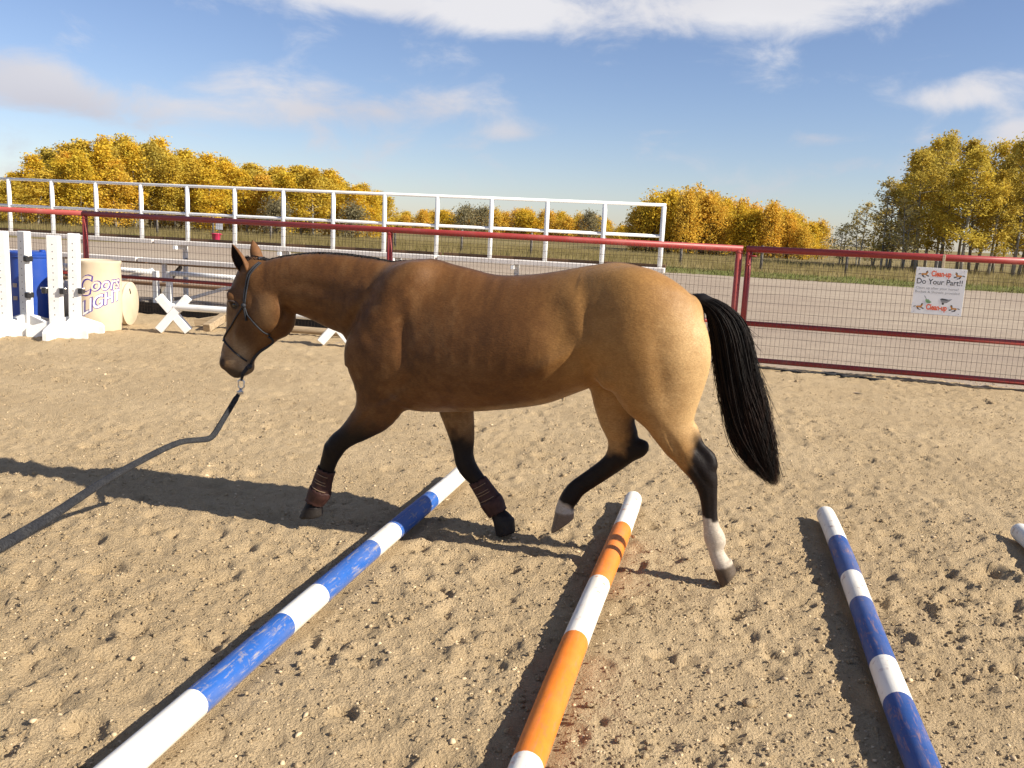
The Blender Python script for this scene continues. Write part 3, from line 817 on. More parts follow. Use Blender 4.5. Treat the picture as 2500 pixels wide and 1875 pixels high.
    limb([(1.745, 0.96, 1.48, 0.86, 0.135, 0.09), (1.742, 0.82, 1.48, 0.735, 0.145, 0.085), (1.755, 0.688, 1.575, 0.585, 0.142, 0.070), (1.808, 0.592, 1.680, 0.512, 0.138, 0.056), (1.857, 0.528, 1.765, 0.466, lf, 0.046),
          (1.908, 0.478, 1.815, 0.432, lf, 0.045), (1.938, 0.422, 1.842, 0.402, lf, 0.046), (1.951, 0.372, 1.866, 0.366, lf, 0.040), (1.966, 0.318, 1.884, 0.316, lf, 0.032), (1.985, 0.262, 1.905, 0.246, lf, 0.028),
          (2.002, 0.208, 1.914, 0.190, lf, 0.034), (2.016, 0.160, 1.948, 0.142, lf, 0.031), (2.036, 0.118, 1.962, 0.118, lf, 0.042)], 0.035)
    hoof((2.044, 0.110), (1.950, 0.118), (2.068, 0.052), (1.946, 0.072), lf, 0.054)
    # far fore leg (leaving the ground)
    rf = -0.125
    limb([(1.60, 0.90, 1.30, 0.86, -0.135, 0.085), (1.50, 0.72, 1.275, 0.72, -0.135, 0.074), (1.444, 0.605, 1.266, 0.61, -0.13, 0.060), (1.396, 0.505, 1.256, 0.505, rf, 0.050), (1.366, 0.425, 1.256, 0.425, rf, 0.044),
          (1.348, 0.352, 1.245, 0.362, rf, 0.046), (1.316, 0.300, 1.222, 0.325, rf, 0.041), (1.270, 0.256, 1.192, 0.292, rf, 0.033), (1.232, 0.205, 1.156, 0.250, rf, 0.028), (1.198, 0.158, 1.108, 0.190, rf, 0.035),
          (1.160, 0.112, 1.086, 0.140, rf, 0.031), (1.136, 0.075, 1.040, 0.098, rf, 0.042)], 0.03)
    hoof((1.136, 0.068), (1.030, 0.094), (1.118, 0.004), (1.022, 0.030), rf, 0.054)
    # muscles (both sides)
    for s in (1, -1):
        ell((1.595, s*0.172, 0.885), (0.150, 0.066, 0.115), -0.55, 0.05)     # triceps
        ell((1.715, s*0.138, 0.930), (0.070, 0.055, 0.130), 0.35, 0.07)     # point of the shoulder
        ell((1.625, s*0.132, 1.11), (0.080, 0.055, 0.20), 0.55, 0.09)        # shoulder blade
        ell((0.47, s*0.145, 1.215), (0.18, 0.100, 0.12), 0.42, 0.08)          # gluteal mass
    ell((1.655, 0.140, 0.735), (0.10, 0.060, 0.09), -0.8, 0.04)
    ell((0.56, 0.150, 0.905), (0.055, 0.085, 0.065), 0.3, 0.03)              # stifle
    # hollows and ridges: (u, z, spread along, spread across, tilt, height) on the outside of both sides
    u, v, z = np.meshgrid(ax[0], ax[1], ax[2], indexing='ij', sparse=True)
    side = np.clip((np.abs(v)-0.05)/0.05, 0, 1)
    def relief(c, su, sz, ang, amp, only=None):
        a0 = 3*max(su, sz)
        w = window((c[0]-a0, -0.36, c[1]-a0), (c[0]+a0, 0.36, c[1]+a0), 0.0)
        uu, vv, zz = coords(w)
        du, dz = uu-c[0], zz-c[1]
        a = du*math.cos(ang)+dz*math.sin(ang); b = -du*math.sin(ang)+dz*math.cos(ang)
        sd = np.clip((np.abs(vv)-0.05)/0.05, 0, 1)
        if only: sd = np.where(vv*only > 0, sd, 0)
        F[w] -= (amp*np.exp(-(a/su)**2-(b/sz)**2)*sd).astype(np.float32)
    relief((0.74, 1.225), 0.075, 0.055, 0.3, 0.010)      # point of the hip
    relief((0.765, 1.07), 0.15, 0.085, 1.25, -0.017)      # flank hollow
    relief((0.80, 0.955), 0.13, 0.026, -0.6, 0.015)      # fold of the flank
    relief((0.665, 0.93), 0.11, 0.034, 1.25, -0.014)     # crease in front of the stifle
    relief((0.66, 1.13), 0.12, 0.030, 1.35, -0.009)      # edge of the thigh
    relief((1.79, 1.06), 0.15, 0.034, 2.25, -0.021)      # groove between neck and shoulder
    relief((1.50, 0.98), 0.14, 0.036, 1.35, -0.014)      # behind the shoulder
    relief((1.555, 0.755), 0.12, 0.026, -0.6, -0.012)    # elbow crease
    relief((1.665, 0.985), 0.07, 0.030, 0.9, -0.003)     # between blade and arm
    relief((0.33, 0.93), 0.18, 0.034, 1.35, -0.005)      # hamstring groove
    relief((0.25, 1.0), 0.2, 0.06, 1.4, 0.006)
    relief((1.08, 1.05), 0.30, 0.16, 0, 0.008)           # spring of ribs
    for i in range(7):
        relief((1.34-0.085*i, 0.95-0.01*i), 0.20, 0.016, 1.45+0.05*i, 0.0012)
    relief((2.02, 1.19), 0.24, 0.03, 0.10, -0.006)       # neck furrow
    relief((2.11, 1.10), 0.18, 0.04, 0.35, 0.004)
    relief((2.462, 1.073), 0.026, 0.016, 0.9, -0.014)    # eye socket
    relief((2.44, 1.16), 0.03, 0.018, 1.0, -0.010)       # hollow above the eye
    relief((2.40, 0.93), 0.05, 0.022, 1.0, -0.006)
    relief((2.548, 0.775), 0.014, 0.008, 1.1, -0.018)    # nostril
    relief((2.475, 0.757), 0.055, 0.006, 0.1, -0.008)    # mouth
    relief((0.245, 0.60), 0.09, 0.014, 1.0, -0.010, 1)   # between tendon and gaskin
    relief((1.93, 0.25), 0.05, 0.008, 1.35, -0.003)
    # bone and sinew
    relief((1.93, 0.445), 0.035, 0.012, 1.1, 0.004); relief((1.89, 0.41), 0.03, 0.008, 1.2, -0.005)
    relief((1.29, 0.36), 0.035, 0.010, 1.4, 0.004); relief((1.255, 0.40), 0.03, 0.008, 1.4, -0.004)
    relief((0.135, 0.50), 0.06, 0.012, 0.9, -0.007, 1); relief((0.185, 0.53), 0.04, 0.012, 0.8, 0.005, 1)
    relief((0.082, 0.36), 0.09, 0.007, 1.45, -0.004, 1); relief((0.63, 0.385), 0.09, 0.007, -0.72, -0.004, -1)
    relief((0.51, 0.545), 0.05, 0.012, 0.5, -0.006, -1)
    relief((1.70, 0.60), 0.10, 0.014, -0.85, -0.006, 1); relief((1.66, 0.66), 0.07, 0.02, -0.85, 0.005, 1)
    relief((1.60, 0.705), 0.06, 0.012, -0.5, -0.007, 1)
    relief((1.68, 1.18), 0.12, 0.03, 1.05, -0.003)
    relief((0.50, 0.80), 0.10, 0.018, 0.75, -0.005, 1)
    relief((2.36, 1.11), 0.09, 0.016, 1.15, -0.004); relief((2.42, 0.985), 0.10, 0.010, 1.9, 0.003); relief((2.52, 0.965), 0.09, 0.014, 1.7, -0.004)
    for i in range(4): relief((1.545-0.022*i, 0.70-0.012*i), 0.05, 0.009, 0.75, 0.0035, 1)
    return F, lo, VX

def horse_mesh():
    import openvdb
    F, lo, VX = build_horse_field()
    g = openvdb.FloatGrid(background=0.12)
    g.copyFromArray(F)
    P, Q = g.convertToQuads()[:2]
    P = P*VX + lo
    A, B, C = P[Q[:,0]], P[Q[:,1]], P[Q[:,2]]
    if np.einsum('ij,ij->i', A, np.cross(B, C)).sum() < 0: Q = Q[:, ::-1]
    Q = np.ascontiguousarray(Q)
    # a light smoothing pass to take away the grid's terraces
    e = np.concatenate([Q[:, [0,1]], Q[:, [1,2]], Q[:, [2,3]], Q[:, [3,0]]])
    for it in range(3):
        acc = np.zeros_like(P); cnt = np.zeros(len(P))
        np.add.at(acc, e[:,0], P[e[:,1]]); np.add.at(cnt, e[:,0], 1)
        np.add.at(acc, e[:,1], P[e[:,0]]); np.add.at(cnt, e[:,1], 1)
        m = acc/np.maximum(cnt, 1)[:,None]
        P = P + (0.5 if it % 2 == 0 else -0.30)*(m-P)
    return P, Q
HP, HQ = horse_mesh()
def sstep(a, b, x):
    t = np.clip((x-a)/(b-a), 0, 1); return t*t*(3-2*t)

def coat_colour(P, Nrm):
    """coat colours by place on the body, with sunlight on rump and jowl painted in"""
    u, v, z = P[:,0], P[:,1], P[:,2]
    n1 = vnoise(u*9+11, z*9+v*7, 3); n2 = vnoise(u*26, z*26+v*19+4, 5); n3 = vnoise(u*60, z*60+v*50, 9)
    nz = 0.45*n1+0.33*n2+0.22*n3
    brown = np.array([0.148, 0.064, 0.020]); gold = np.array([0.350, 0.183, 0.058]); pale = np.array([0.66, 0.44, 0.21])
    black = np.array([0.011, 0.007, 0.006]); white = np.array([0.60, 0.52, 0.42]); horn = np.array([0.12, 0.088, 0.062])
    def mixc(c, d, t): return c*(1-t[:,None]) + d*t[:,None]
    c = np.repeat(brown[None], len(P), 0)
    t = sstep(0.98, 0.56, u + 0.16*(nz-0.5))                    # golden quarters
    c = mixc(c, gold, t*0.95)
    c = mixc(c, pale, sstep(0.46, 0.14, u + 0.10*(nz-0.5))*sstep(1.34, 1.10, z)*sstep(0.55, 0.75, z)*0.85)  # pale rear coat, strengthened to paint in the sunlit side of the haunch
    c = mixc(c, pale, sstep(0.62, 0.5, np.abs(v)/0.28)*sstep(0.90, 0.74, z)*sstep(1.7, 1.4, u)*sstep(0.45, 0.6, u)*0.25)
    c = mixc(c, np.array([0.066, 0.030, 0.013]), sstep(0.48, 0.75, nz)*0.42*sstep(0.7, 1.3, u))
    c = mixc(c, np.array([0.195, 0.095, 0.035]), sstep(0.52, 0.25, nz)*0.65*sstep(0.8, 1.3, u))
    # dark stripe down the back
    c = mixc(c, np.array([0.05, 0.022, 0.01]), sstep(0.05, 0.012, np.abs(v))*sstep(0.75, 0.95, Nrm[:,2])*sstep(2.2, 2.0, u)*0.5)
    # face
    hd = sstep(2.30, 2.38, u)
    c = mixc(c, np.array([0.125, 0.062, 0.025]), hd*0.6)
    c = mixc(c, np.array([0.32, 0.235, 0.150]), sstep(2.35, 2.46, u)*sstep(0.97, 0.86, z - 0.25*(u-2.55)))
    c = mixc(c, np.array([0.235, 0.130, 0.056]), sstep(2.44, 2.54, u - 0.05*(n2-0.5))*sstep(1.07, 1.0, z)*0.8)          # paler bridge of the nose
    c = mixc(c, np.array([0.090, 0.042, 0.018]), np.exp(-((u-2.40)/0.055)**2-((z-0.955)/0.075)**2)*0.75)               # dark lower cheek
    c = mixc(c, np.array([0.245, 0.135, 0.058]), np.exp(-((u-2.29)/0.055)**4-((z-1.055)/0.085)**4)*np.clip((np.abs(v)-0.06)/0.03, 0, 1)*0.8)   # jowl: the sunlit tan of the cheek painted into the coat
    c = mixc(c, np.array([0.040, 0.027, 0.020]), sstep(2.40, 2.46, u)*sstep(0.770, 0.735, z+0.02*(n2-0.5))*0.85)
    c = mixc(c, np.array([0.05, 0.035, 0.028]), sstep(0.022, 0.010, np.hypot(u-2.552, (z-0.776)*0.7)))
    c = mixc(c, np.array([0.035, 0.024, 0.018]), sstep(0.034, 0.016, np.hypot((u-2.464), (z-1.075)*1.2)))
    w_ = 0.05*(nz-0.5)
    # fore legs
    fl = (u > 1.0) & (u < 2.2) & (z < 0.8)
    lfm = fl & (v > 0) ; rfm = fl & (v < 0)
    c = mixc(c, black, np.where(lfm, sstep(0.64, 0.50, z + w_*1.6 - 0.05*(u-1.8)), 0))
    c = mixc(c, black, np.where(rfm, sstep(0.56, 0.44, z + w_*1.6), 0))
    c = mixc(c, np.array([0.03, 0.025, 0.022]), np.where(fl & (z < 0.11), 1.0, 0.0)*0.8)
    # near hind leg
    lhm = (u < 0.66) & (v > 0.0) & (z < 0.80)
    tb = np.maximum(sstep(0.47, 0.41, z + w_), sstep(0.215, 0.165, u + w_ + 0.10*(z-0.55))*sstep(0.72, 0.64, z))
    c = mixc(c, black, np.where(lhm, tb, 0))
    c = mixc(c, white, np.where(lhm, sstep(0.305, 0.287, z + 0.05*(n2-0.5) + 0.05*(n3-0.5)), 0)*(0.82+0.18*n3))
    d_h = (u-0.048)*(-0.37)+(z-0.078)*(-0.93)                    # below the coronet
    c = mixc(c, horn, np.where(lhm & (z < 0.16), sstep(-0.004, 0.006, 0.37*(0.005-u)-0.93*(z-0.098) ), 0))
    # far hind leg
    rhm = (u > 0.38) & (u < 0.9) & (v < -0.03) & (z < 0.75)
    tb = np.maximum(sstep(0.53, 0.46, z + w_), sstep(0.53, 0.47, u + w_)*sstep(0.72, 0.65, z))
    c = mixc(c, black, np.where(rhm, tb, 0))
    c = mixc(c, white*0.92, np.where(rhm, sstep(0.232, 0.200, z + 0.07*(n2-0.5)), 0))
    c = mixc(c, horn*1.9, np.where(rhm, sstep(0.176, 0.166, z), 0))
    return np.clip(c, 0, 1)

# coat material
t = NT('horse_coat')
ca = t.attr('coat')
hair = t.noise(1.0, 3, 0.7, t.scaled((70, 190, 190)))
hair2 = t.noise(22, 4, 0.6)
cc = t.mix(t.rng(hair, 0.35, 0.68, 0.0, 0.60), ca.outputs['Color'], t.mix(1.0, ca.outputs['Color'], (0.45, 0.42, 0.40), 'MULTIPLY'))
cc = t.mix(t.rng(hair2, 0.38, 0.66, 0.0, 0.45), cc, t.mix(1.0, ca.outputs['Color'], (0.6, 0.55, 0.5), 'MULTIPLY'))
t.bump(t.math('ADD', t.math('MULTIPLY', hair, 0.5), t.math('MULTIPLY', t.noise(13, 4, 0.6), 1.0)), 0.35, 0.008)
M_COAT = t.set(cc, t.rng(hair2, 0.3, 0.7, 0.44, 0.62), 0.18, Sheen_Weight=0.02, Sheen_Roughness=0.4)
M_HAIR = NT('black_hair').set((0.008, 0.006, 0.006), 0.6, 0.2)
t = NT('tail_hair')
t.bump(t.noise(1.0, 2, 0.5, t.scaled((150, 150, 6))), 0.5, 0.004)
zs_ = t.n.new('ShaderNodeSeparateXYZ'); t.l.new(t.tc.outputs['Object'], zs_.inputs[0])
br_ = t.math('MULTIPLY', t.rng(zs_.outputs[2], 0.95, 0.45, 0.15, 1.0), t.rng(t.noise(1.0, 3, 0.6, t.scaled((40, 40, 3))), 0.40, 0.65, 0, 1))
M_TAIL = t.set(t.mix(br_, (0.007, 0.0058, 0.0055), (0.045, 0.020, 0.012)), 0.6, 0.15)

hb = np_mesh('body', HP, HQ, M_COAT, horse)
me = hb.data
nrm = np.zeros(len(HP)*3, np.float32); me.vertices.foreach_get('normal', nrm); nrm = nrm.reshape(-1, 3)
cc_ = coat_colour(HP, nrm)
at = me.color_attributes.new('coat', 'FLOAT_COLOR', 'POINT')
at.data.foreach_set('color', np.concatenate([cc_, np.ones((len(cc_), 1))], 1).astype(np.float32).ravel())

from mathutils.bvhtree import BVHTree
H_BVH = BVHTree.FromPolygons([tuple(p) for p in HP.tolist()], [tuple(q) for q in HQ.tolist()])
def on_side(u, z, s=1, off=0.004, default=0.0):
    hit = H_BVH.ray_cast(Vector((u, 0.6*s, z)), Vector((0, -s, 0)))
    if hit[0] is None:
        near = H_BVH.find_nearest(Vector((u, default, z)))
        return near[0] + near[1]*off
    return hit[0] + hit[1]*off

# eyes
M_EYE = NT('eye_dark').set((0.008, 0.005, 0.004), 0.06, 0.6)
for s in (1, -1):
    p = on_side(2.464, 1.075, s, 0.0)
    e = MB().lathe([(0.0001, -0.018), (0.011, -0.014), (0.017, -0.005), (0.018, 0.004), (0.014, 0.012), (0.007, 0.0168), (0.0001, 0.018)], 14, p - Vector((0, s*0.012, 0)))
    e.build('eye', M_EYE, horse, True)
    lid = MB().tube([on_side(2.464 + 0.030*math.cos(a)*1.0, 1.077 + 0.017*math.sin(a) + 0.010*math.cos(a), s, 0.001) for a in np.linspace(0.1, math.pi-0.1, 9)], [0.002, 0.004, 0.005, 0.006, 0.006, 0.006, 0.005, 0.004, 0.002], 6)
    lid.build('eyelid', NT('eyelid').set((0.05, 0.03, 0.02), 0.6), horse, True)

# ears: cupped shells
t = NT('ear_skin')
en = t.noise(40, 3, 0.6)
M_EAR = t.set(t.mix(t.rng(en, 0.3, 0.7, 0, 1), (0.17, 0.075, 0.027), (0.11, 0.05, 0.02)), 0.7, 0.2)
M_EAR_IN = NT('ear_inside').set((0.016, 0.010, 0.008), 0.8, 0.15)
def ear(base, tip, open_dir, w, name='ear'):
    base, tip, od = Vector(base), Vector(tip), Vector(open_dir)
    axis = (tip-base); L = axis.length; axis.normalize()
    od = (od - axis*od.dot(axis)).normalized(); sd = axis.cross(od)
    vs, fs = [], []
    nt, na = 14, 15
    for i in range(nt):
        q = i/(nt-1)
        ww = w*(0.62 + 0.9*q - 1.05*q*q - 0.45*q**4)*(1 if q < 0.999 else 0.05)
        ww = max(ww, 0.0015)
        dep = ww*(1.05 - 0.55*q)
        gap = 0.60 + 1.0*math.sin(math.pi*min(q*1.05, 1))*0.55
        bend = axis*(L*q) + od*(0.012*math.sin(math.pi*q) - 0.004*q)
        for j in range(na):
            a = gap + (2*math.pi-2*gap)*j/(na-1)
            vs.append(base + bend + od*(math.cos(a)*dep) + sd*(math.sin(a)*ww))
    for i in range(nt-1):
        for j in range(na-1):
            fs.append((i*na+j, i*na+j+1, (i+1)*na+j+1, (i+1)*na+j))
    m = MB(); m.add(vs, fs)
    o = m.build(name, M_EAR, horse, True)
    sm = o.modifiers.new('thickness', 'SOLIDIFY'); sm.thickness = 0.004; sm.offset = -1; sm.material_offset = 1; sm.material_offset_rim = 0
    o.data.materials.append(M_EAR_IN)
    return o
ear((2.405, 0.058, 1.238), (2.484, 0.072, 1.372), (0.25, 0.95, 0.05), 0.042)
ear((2.405, -0.052, 1.262), (2.452, -0.066, 1.392), (0.55, -0.80, 0.05), 0.038)

# hair: strands as thin three-sided blades
def strands(name, paths, widths, material, parent):
    """paths (n,k,3) -> one mesh of tapering three-sided strands"""
    P = np.asarray(paths); n, k = P.shape[:2]; W = np.asarray(widths)
    T = np.gradient(P, axis=1); T /= np.linalg.norm(T, axis=2, keepdims=True)+1e-9
    ref = rng.normal(size=(n, 1, 3)); A = np.cross(T, ref); A /= np.linalg.norm(A, axis=2, keepdims=True)+1e-9
    B = np.cross(T, A)
    taper = np.interp(np.linspace(0, 1, k), [0, 0.15, 0.8, 1], [0.7, 1, 0.8, 0.08])[None, :, None]
    V = np.stack([P + (A*math.cos(q)+B*math.sin(q))*W[:, None, None]*taper for q in (0, 2.094, 4.189)], 2)   # n,k,3,3
    idx = np.arange(n*k*3).reshape(n, k, 3)
    fs = []
    for j in range(3):
        jj = (j+1) % 3
        fs.append(np.stack([idx[:, :-1, j], idx[:, :-1, jj], idx[:, 1:, jj], idx[:, 1:, j]], -1).reshape(-1, 4))
    return np_mesh(name, V.reshape(-1, 3), np.concatenate(fs), material, parent)

def polyline(pts, tt):
    pts = np.asarray(pts, float); s = np.linspace(0, 1, len(pts))
    out = np.stack([np.interp(tt, s, pts[:, c]) for c in range(pts.shape[1])], -1)
    return out
def smooth_line(pts, k, passes=10):
    p = polyline(pts, np.linspace(0, 1, 4*len(pts)))
    for _ in range(passes):
        p[1:-1] = 0.25*p[:-2] + 0.5*p[1:-1] + 0.25*p[2:]
    return polyline(p, np.linspace(0, 1, k))

t_out = [(0.205, 1.268), (0.128, 1.257), (0.058, 1.214), (0.007, 1.158), (-0.021, 1.079), (-0.044, 0.977), (-0.069, 0.912), (-0.106, 0.810), (-0.141, 0.709), (-0.175, 0.572), (-0.200, 0.460)]
t_in = [(0.215, 1.225), (0.175, 1.19), (0.152, 1.125), (0.137, 1.040), (0.122, 0.960), (0.090, 0.860), (0.050, 0.735), (0.012, 0.640), (-0.040, 0.565), (-0.110, 0.495), (-0.182, 0.450)]
K = 22
so, si = smooth_line(t_out, K), smooth_line(t_in, K)
nS = 4200
a = rng.beta(1.3, 1.3, nS)                                  # place between the inner and the outer edge
cut = np.where(rng.random(nS) < 0.35, rng.uniform(0.93, 1.0, nS), rng.uniform(0.50, 1.0, nS))
clump = rng.integers(0, 46, nS); cl_off = rng.normal(0, 1, 46); cl_ph = rng.uniform(0, 6.28, 46); cl_lat = rng.normal(0, 1, 46)
lat0 = rng.normal(0, 1, nS)
tt = np.linspace(0, 1, K)
paths = np.zeros((nS, K, 3))
for i in range(nS):
    q = tt*cut[i]
    o_ = np.stack([np.interp(q, tt, so[:, c]) for c in (0, 1)], -1); i_ = np.stack([np.interp(q, tt, si[:, c]) for c in (0, 1)], -1)
    w_in = a[i] + (0.09*np.sin(4*q + cl_ph[clump[i]]) + 0.07*cl_off[clump[i]] + 0.03*math.sin(i*12.9))*np.clip(q*1.6-0.15, 0, 1)
    m = i_*(1-w_in)[:, None] + o_*w_in[:, None]
    spread = 0.022 + 0.040*np.sin(np.pi*np.clip(q*0.95+0.02, 0, 1))
    env = math.sqrt(max(0.05, 1-(2*a[i]-1)**2))
    wob = 0.006*np.sin(9*q + i*1.7)*q
    paths[i, :, 0] = m[:, 0] + wob; paths[i, :, 2] = m[:, 1]
    paths[i, :, 1] = (np.clip(lat0[i], -1.8, 1.8)*0.42+0.30*np.clip(cl_lat[clump[i]], -1.6, 1.6))*spread*env + wob*0.7
# loose hairs off both edges
nL = 330
lp = np.zeros((nL, K, 3))
for i in range(nL):
    out = rng.random() < 0.35
    s0 = rng.uniform(0.10, 0.8); ln = rng.uniform(0.12, 0.36)
    base = so if out else si
    p0 = np.array([np.interp(s0, tt, base[:, c]) for c in (0, 1)]); p1 = np.array([np.interp(min(1, s0+ln), tt, base[:, c]) for c in (0, 1)])
    dv = p1-p0; nn = np.array([dv[1], -dv[0]])*(1 if not out else -1); nn = nn/(np.linalg.norm(nn)+1e-9)
    if (not out and nn[0] < 0) or (out and nn[0] > 0): nn = -nn
    amt = abs(rng.normal(0.008, 0.014)) if not out else abs(rng.normal(0.006, 0.022))
    q = tt[:, None]
    m = p0 + dv*q + nn*amt*q**1.6
    lp[i, :, 0] = m[:, 0]; lp[i, :, 2] = m[:, 1]; lp[i, :, 1] = rng.normal(0, 0.015) + rng.normal(0, 0.02)*tt
tail = strands('tail', np.concatenate([paths, lp]), np.concatenate([rng.uniform(0.0007, 0.0018, nS), np.full(nL, 0.0009)]), M_TAIL, horse)
# dock under the tail hair
MB().tube([(0.245, 0, 1.235), (0.20, 0, 1.243), (0.150, 0, 1.222), (0.105, 0, 1.165), (0.082, 0, 1.085), (0.06, 0, 0.98)], [0.034, 0.033, 0.032, 0.030, 0.028, 0.012], 10).build('dock', M_HAIR, horse, True)

# mane: clipped short, falling to the far side
nM = 1300
mu = rng.uniform(1.60, 2.375, nM)
crest_u = [1.46, 1.58, 1.73, 1.89, 2.05, 2.19, 2.31, 2.40]; crest_z = [1.335, 1.330, 1.338, 1.348, 1.350, 1.333, 1.307, 1.268]
mp = np.zeros((nM, 8, 3)); q = np.linspace(0, 1, 8)
for i in range(nM):
    hit = H_BVH.ray_cast(Vector((mu[i], rng.normal(0, 0.006), 1.6)), Vector((0, 0, -1)))
    z0 = hit[0].z if hit[0] is not None else 1.3
    ln = rng.uniform(0.05, 0.10)*min(1.0, 0.35+(mu[i]-1.58)*2.0)
    rise = rng.uniform(0.006, 0.012)*min(1.0, 0.45+(mu[i]-1.58)*2.5)
    y0 = rng.normal(0.004, 0.006)
    mp[i, :, 0] = mu[i] + rng.normal(0, 0.010)*q - 0.012*q
    mp[i, :, 1] = y0 - ln*q**1.3
    mp[i, :, 2] = z0 - 0.004 + rise*np.sin(np.pi*np.minimum(q*1.35, 1))*1.0 - 0.055*np.maximum(q-0.45, 0)
mane = strands('mane', mp, rng.uniform(0.0016, 0.0030, nM), M_HAIR, horse)
# forelock tuft between the ears
nF = 160
fp = np.zeros((nF, 8, 3))
for i in range(nF):
    y0 = rng.normal(-0.005, 0.016); ln = rng.uniform(0.03, 0.075)
    fp[i, :, 0] = 2.385 + rng.normal(0, 0.018) + ln*q; fp[i, :, 1] = y0 + rng.normal(0, 0.012)*q
    fp[i, :, 2] = 1.285 + rng.normal(0, 0.006) + 0.026*np.sin(np.pi*q*0.8) - 0.03*q*q
strands('forelock', fp, rng.uniform(0.0014, 0.0026, nF), M_HAIR, horse)

# splint boots on both fore legs
t = NT('boot_leather')
nb = t.noise(35, 4, 0.6)
t.bump(nb, 0.25, 0.003)
M_BOOT = t.set(t.mix(t.rng(nb, 0.35, 0.7, 0, 1), (0.030, 0.010, 0.008), (0.060, 0.024, 0.018)), 0.62, 0.3)
M_STRAP = NT('boot_strap').set((0.20, 0.13, 0.075), 0.6)
def shell(name, mask, off, parent, material, thick=0.006):
    idx = np.where(mask[HQ].all(1))[0]
    q = HQ[idx]; used, inv = np.unique(q, return_inverse=True)
    V = HP[used] + nrm[used]*off(HP[used])[:, None]
    o = np_mesh(name, V, inv.reshape(-1, 4), material, parent)
    sm = o.modifiers.new('thickness', 'SOLIDIFY'); sm.thickness = thick; sm.offset = 1
    return o
def along(P, a, b):
    a, b = np.array(a), np.array(b); d = b-a; L = np.linalg.norm(d); d = d/L
    q = np.stack([P[:,0]-a[0], P[:,2]-a[1]], 1); return q@d, (q@np.array([-d[1], d[0]])), L
def splint_boot(side, top, bottom, label):
    s, w, L = along(HP, top, bottom)
    on = (s > 0) & (s < L) & (np.abs(w) < 0.13) & (HP[:,1]*side > 0.03)
    boot = shell('splint_boot', on, lambda P: 0.003 + 0.003*np.sin(np.pi*np.clip(along(P, top, bottom)[0]/L, 0, 1)), horse, M_BOOT, 0.004)
    boot['label'] = label
    # fetlock cup: flared pad over the rear half
    on2 = (s > L*0.58) & (s < L*1.04) & (np.abs(w) < 0.13) & (HP[:,1]*side > 0.03)
    shell('fetlock_pad', on2, lambda P: 0.009 + 0.003*np.sin(np.pi*np.clip((along(P, top, bottom)[0]/L-0.58)/0.46, 0, 1)), boot, M_BOOT, 0.004)
    return boot
b1 = splint_boot(1, (1.922, 0.318), (1.985, 0.140), 'dark brown boot on the near fore leg')
b2 = splint_boot(-1, (1.222, 0.282), (1.118, 0.120), 'dark brown boot on the far fore leg')
for side, top, bottom, par in ((1, (1.922, 0.318), (1.985, 0.140), b1), (-1, (1.222, 0.282), (1.118, 0.120), b2)):
    top, bottom = Vector((top[0], 0, top[1])), Vector((bottom[0], 0, bottom[1]))
    ax_ = (bottom-top).normalized(); nn = Vector((-ax_.z, 0, ax_.x))
    for f in (0.16, 0.33, 0.40, 0.56):
        c = top.lerp(bottom, f); pts = []
        for w in np.linspace(-0.055, 0.055, 9):
            pp = c + nn*w
            hit = H_BVH.ray_cast(Vector((pp.x, 0.30 if side > 0 else -0.02, pp.z)), Vector((0, -1, 0)))
            if hit[0] is not None and hit[0].y*side > 0.02: pts.append(hit[0] + Vector((0, 0.010, 0)) + hit[1]*0.002)
        if len(pts) > 2: MB().tube(pts, 0.0022, 6).build('strap', M_STRAP, par, True)

# rope halter
t = NT('halter_rope')
tw = t.noise(160, 2, 0.5); t.bump(tw, 0.4, 0.002)
M_ROPE = t.set(t.mix(t.rng(tw, 0.35, 0.65, 0, 1), (0.007, 0.008, 0.012), (0.018, 0.019, 0.026)), 0.7)
halter = bpy.data.objects.new('halter', None); col.objects.link(halter); halter.parent = horse
halter['label'] = 'dark navy rope halter with knots'
def drape(pts, s=1, r=0.0042, name='rope'):
    P = []
    for a_, b_ in zip(pts[:-1], pts[1:]):
        for q_ in np.linspace(0, 1, 7)[:-1]:
            P.append(on_side(a_[0]+(b_[0]-a_[0])*q_, a_[1]+(b_[1]-a_[1])*q_, s, r))
    P.append(on_side(pts[-1][0], pts[-1][1], s, r))
    MB().tube(P, r, 7).build(name, M_ROPE, halter, True)
    return P
def knot(p, r=0.011):
    MB().lathe([(0.0001, -r), (r*0.75, -r*0.7), (r, 0), (r*0.75, r*0.7), (0.0001, r)], 10, p).build('knot', M_ROPE, halter, True)
for s in (1, -1):
    drape([(2.352, 1.288), (2.385, 1.23), (2.402, 1.15), (2.405, 1.085)], s)
    drape([(2.340, 1.285), (2.374, 1.23), (2.392, 1.15), (2.398, 1.085)], s)
    knot(on_side(2.403, 1.078, s, 0.006), 0.013)
    drape([(2.405, 1.075), (2.470, 0.995), (2.562, 0.900)], s)
    drape([(2.398, 1.072), (2.385, 1.035), (2.33, 0.985), (2.285, 0.940)], s)
    drape([(2.565, 0.892), (2.49, 0.842), (2.425, 0.792)], s)
    drape([(2.40, 1.075), (2.395, 1.03), (2.392, 1.005)], s, 0.0055)
over = [H_BVH.find_nearest(Vector((2.346, y_, 1.36)))[0] + Vector((0, 0, 0.006)) for y_ in np.linspace(-0.05, 0.05, 7)]
MB().tube(over, 0.006, 7).build('rope', M_ROPE, halter, True)
nose = [H_BVH.find_nearest(Vector((2.63, y_, 0.905)))[0] + Vector((0.004, 0, 0)) for y_ in np.linspace(-0.045, 0.045, 7)]
MB().tube(nose, 0.0055, 7).build('rope', M_ROPE, halter, True)
knot(on_side(2.570, 0.897, 1, 0.004), 0.010)
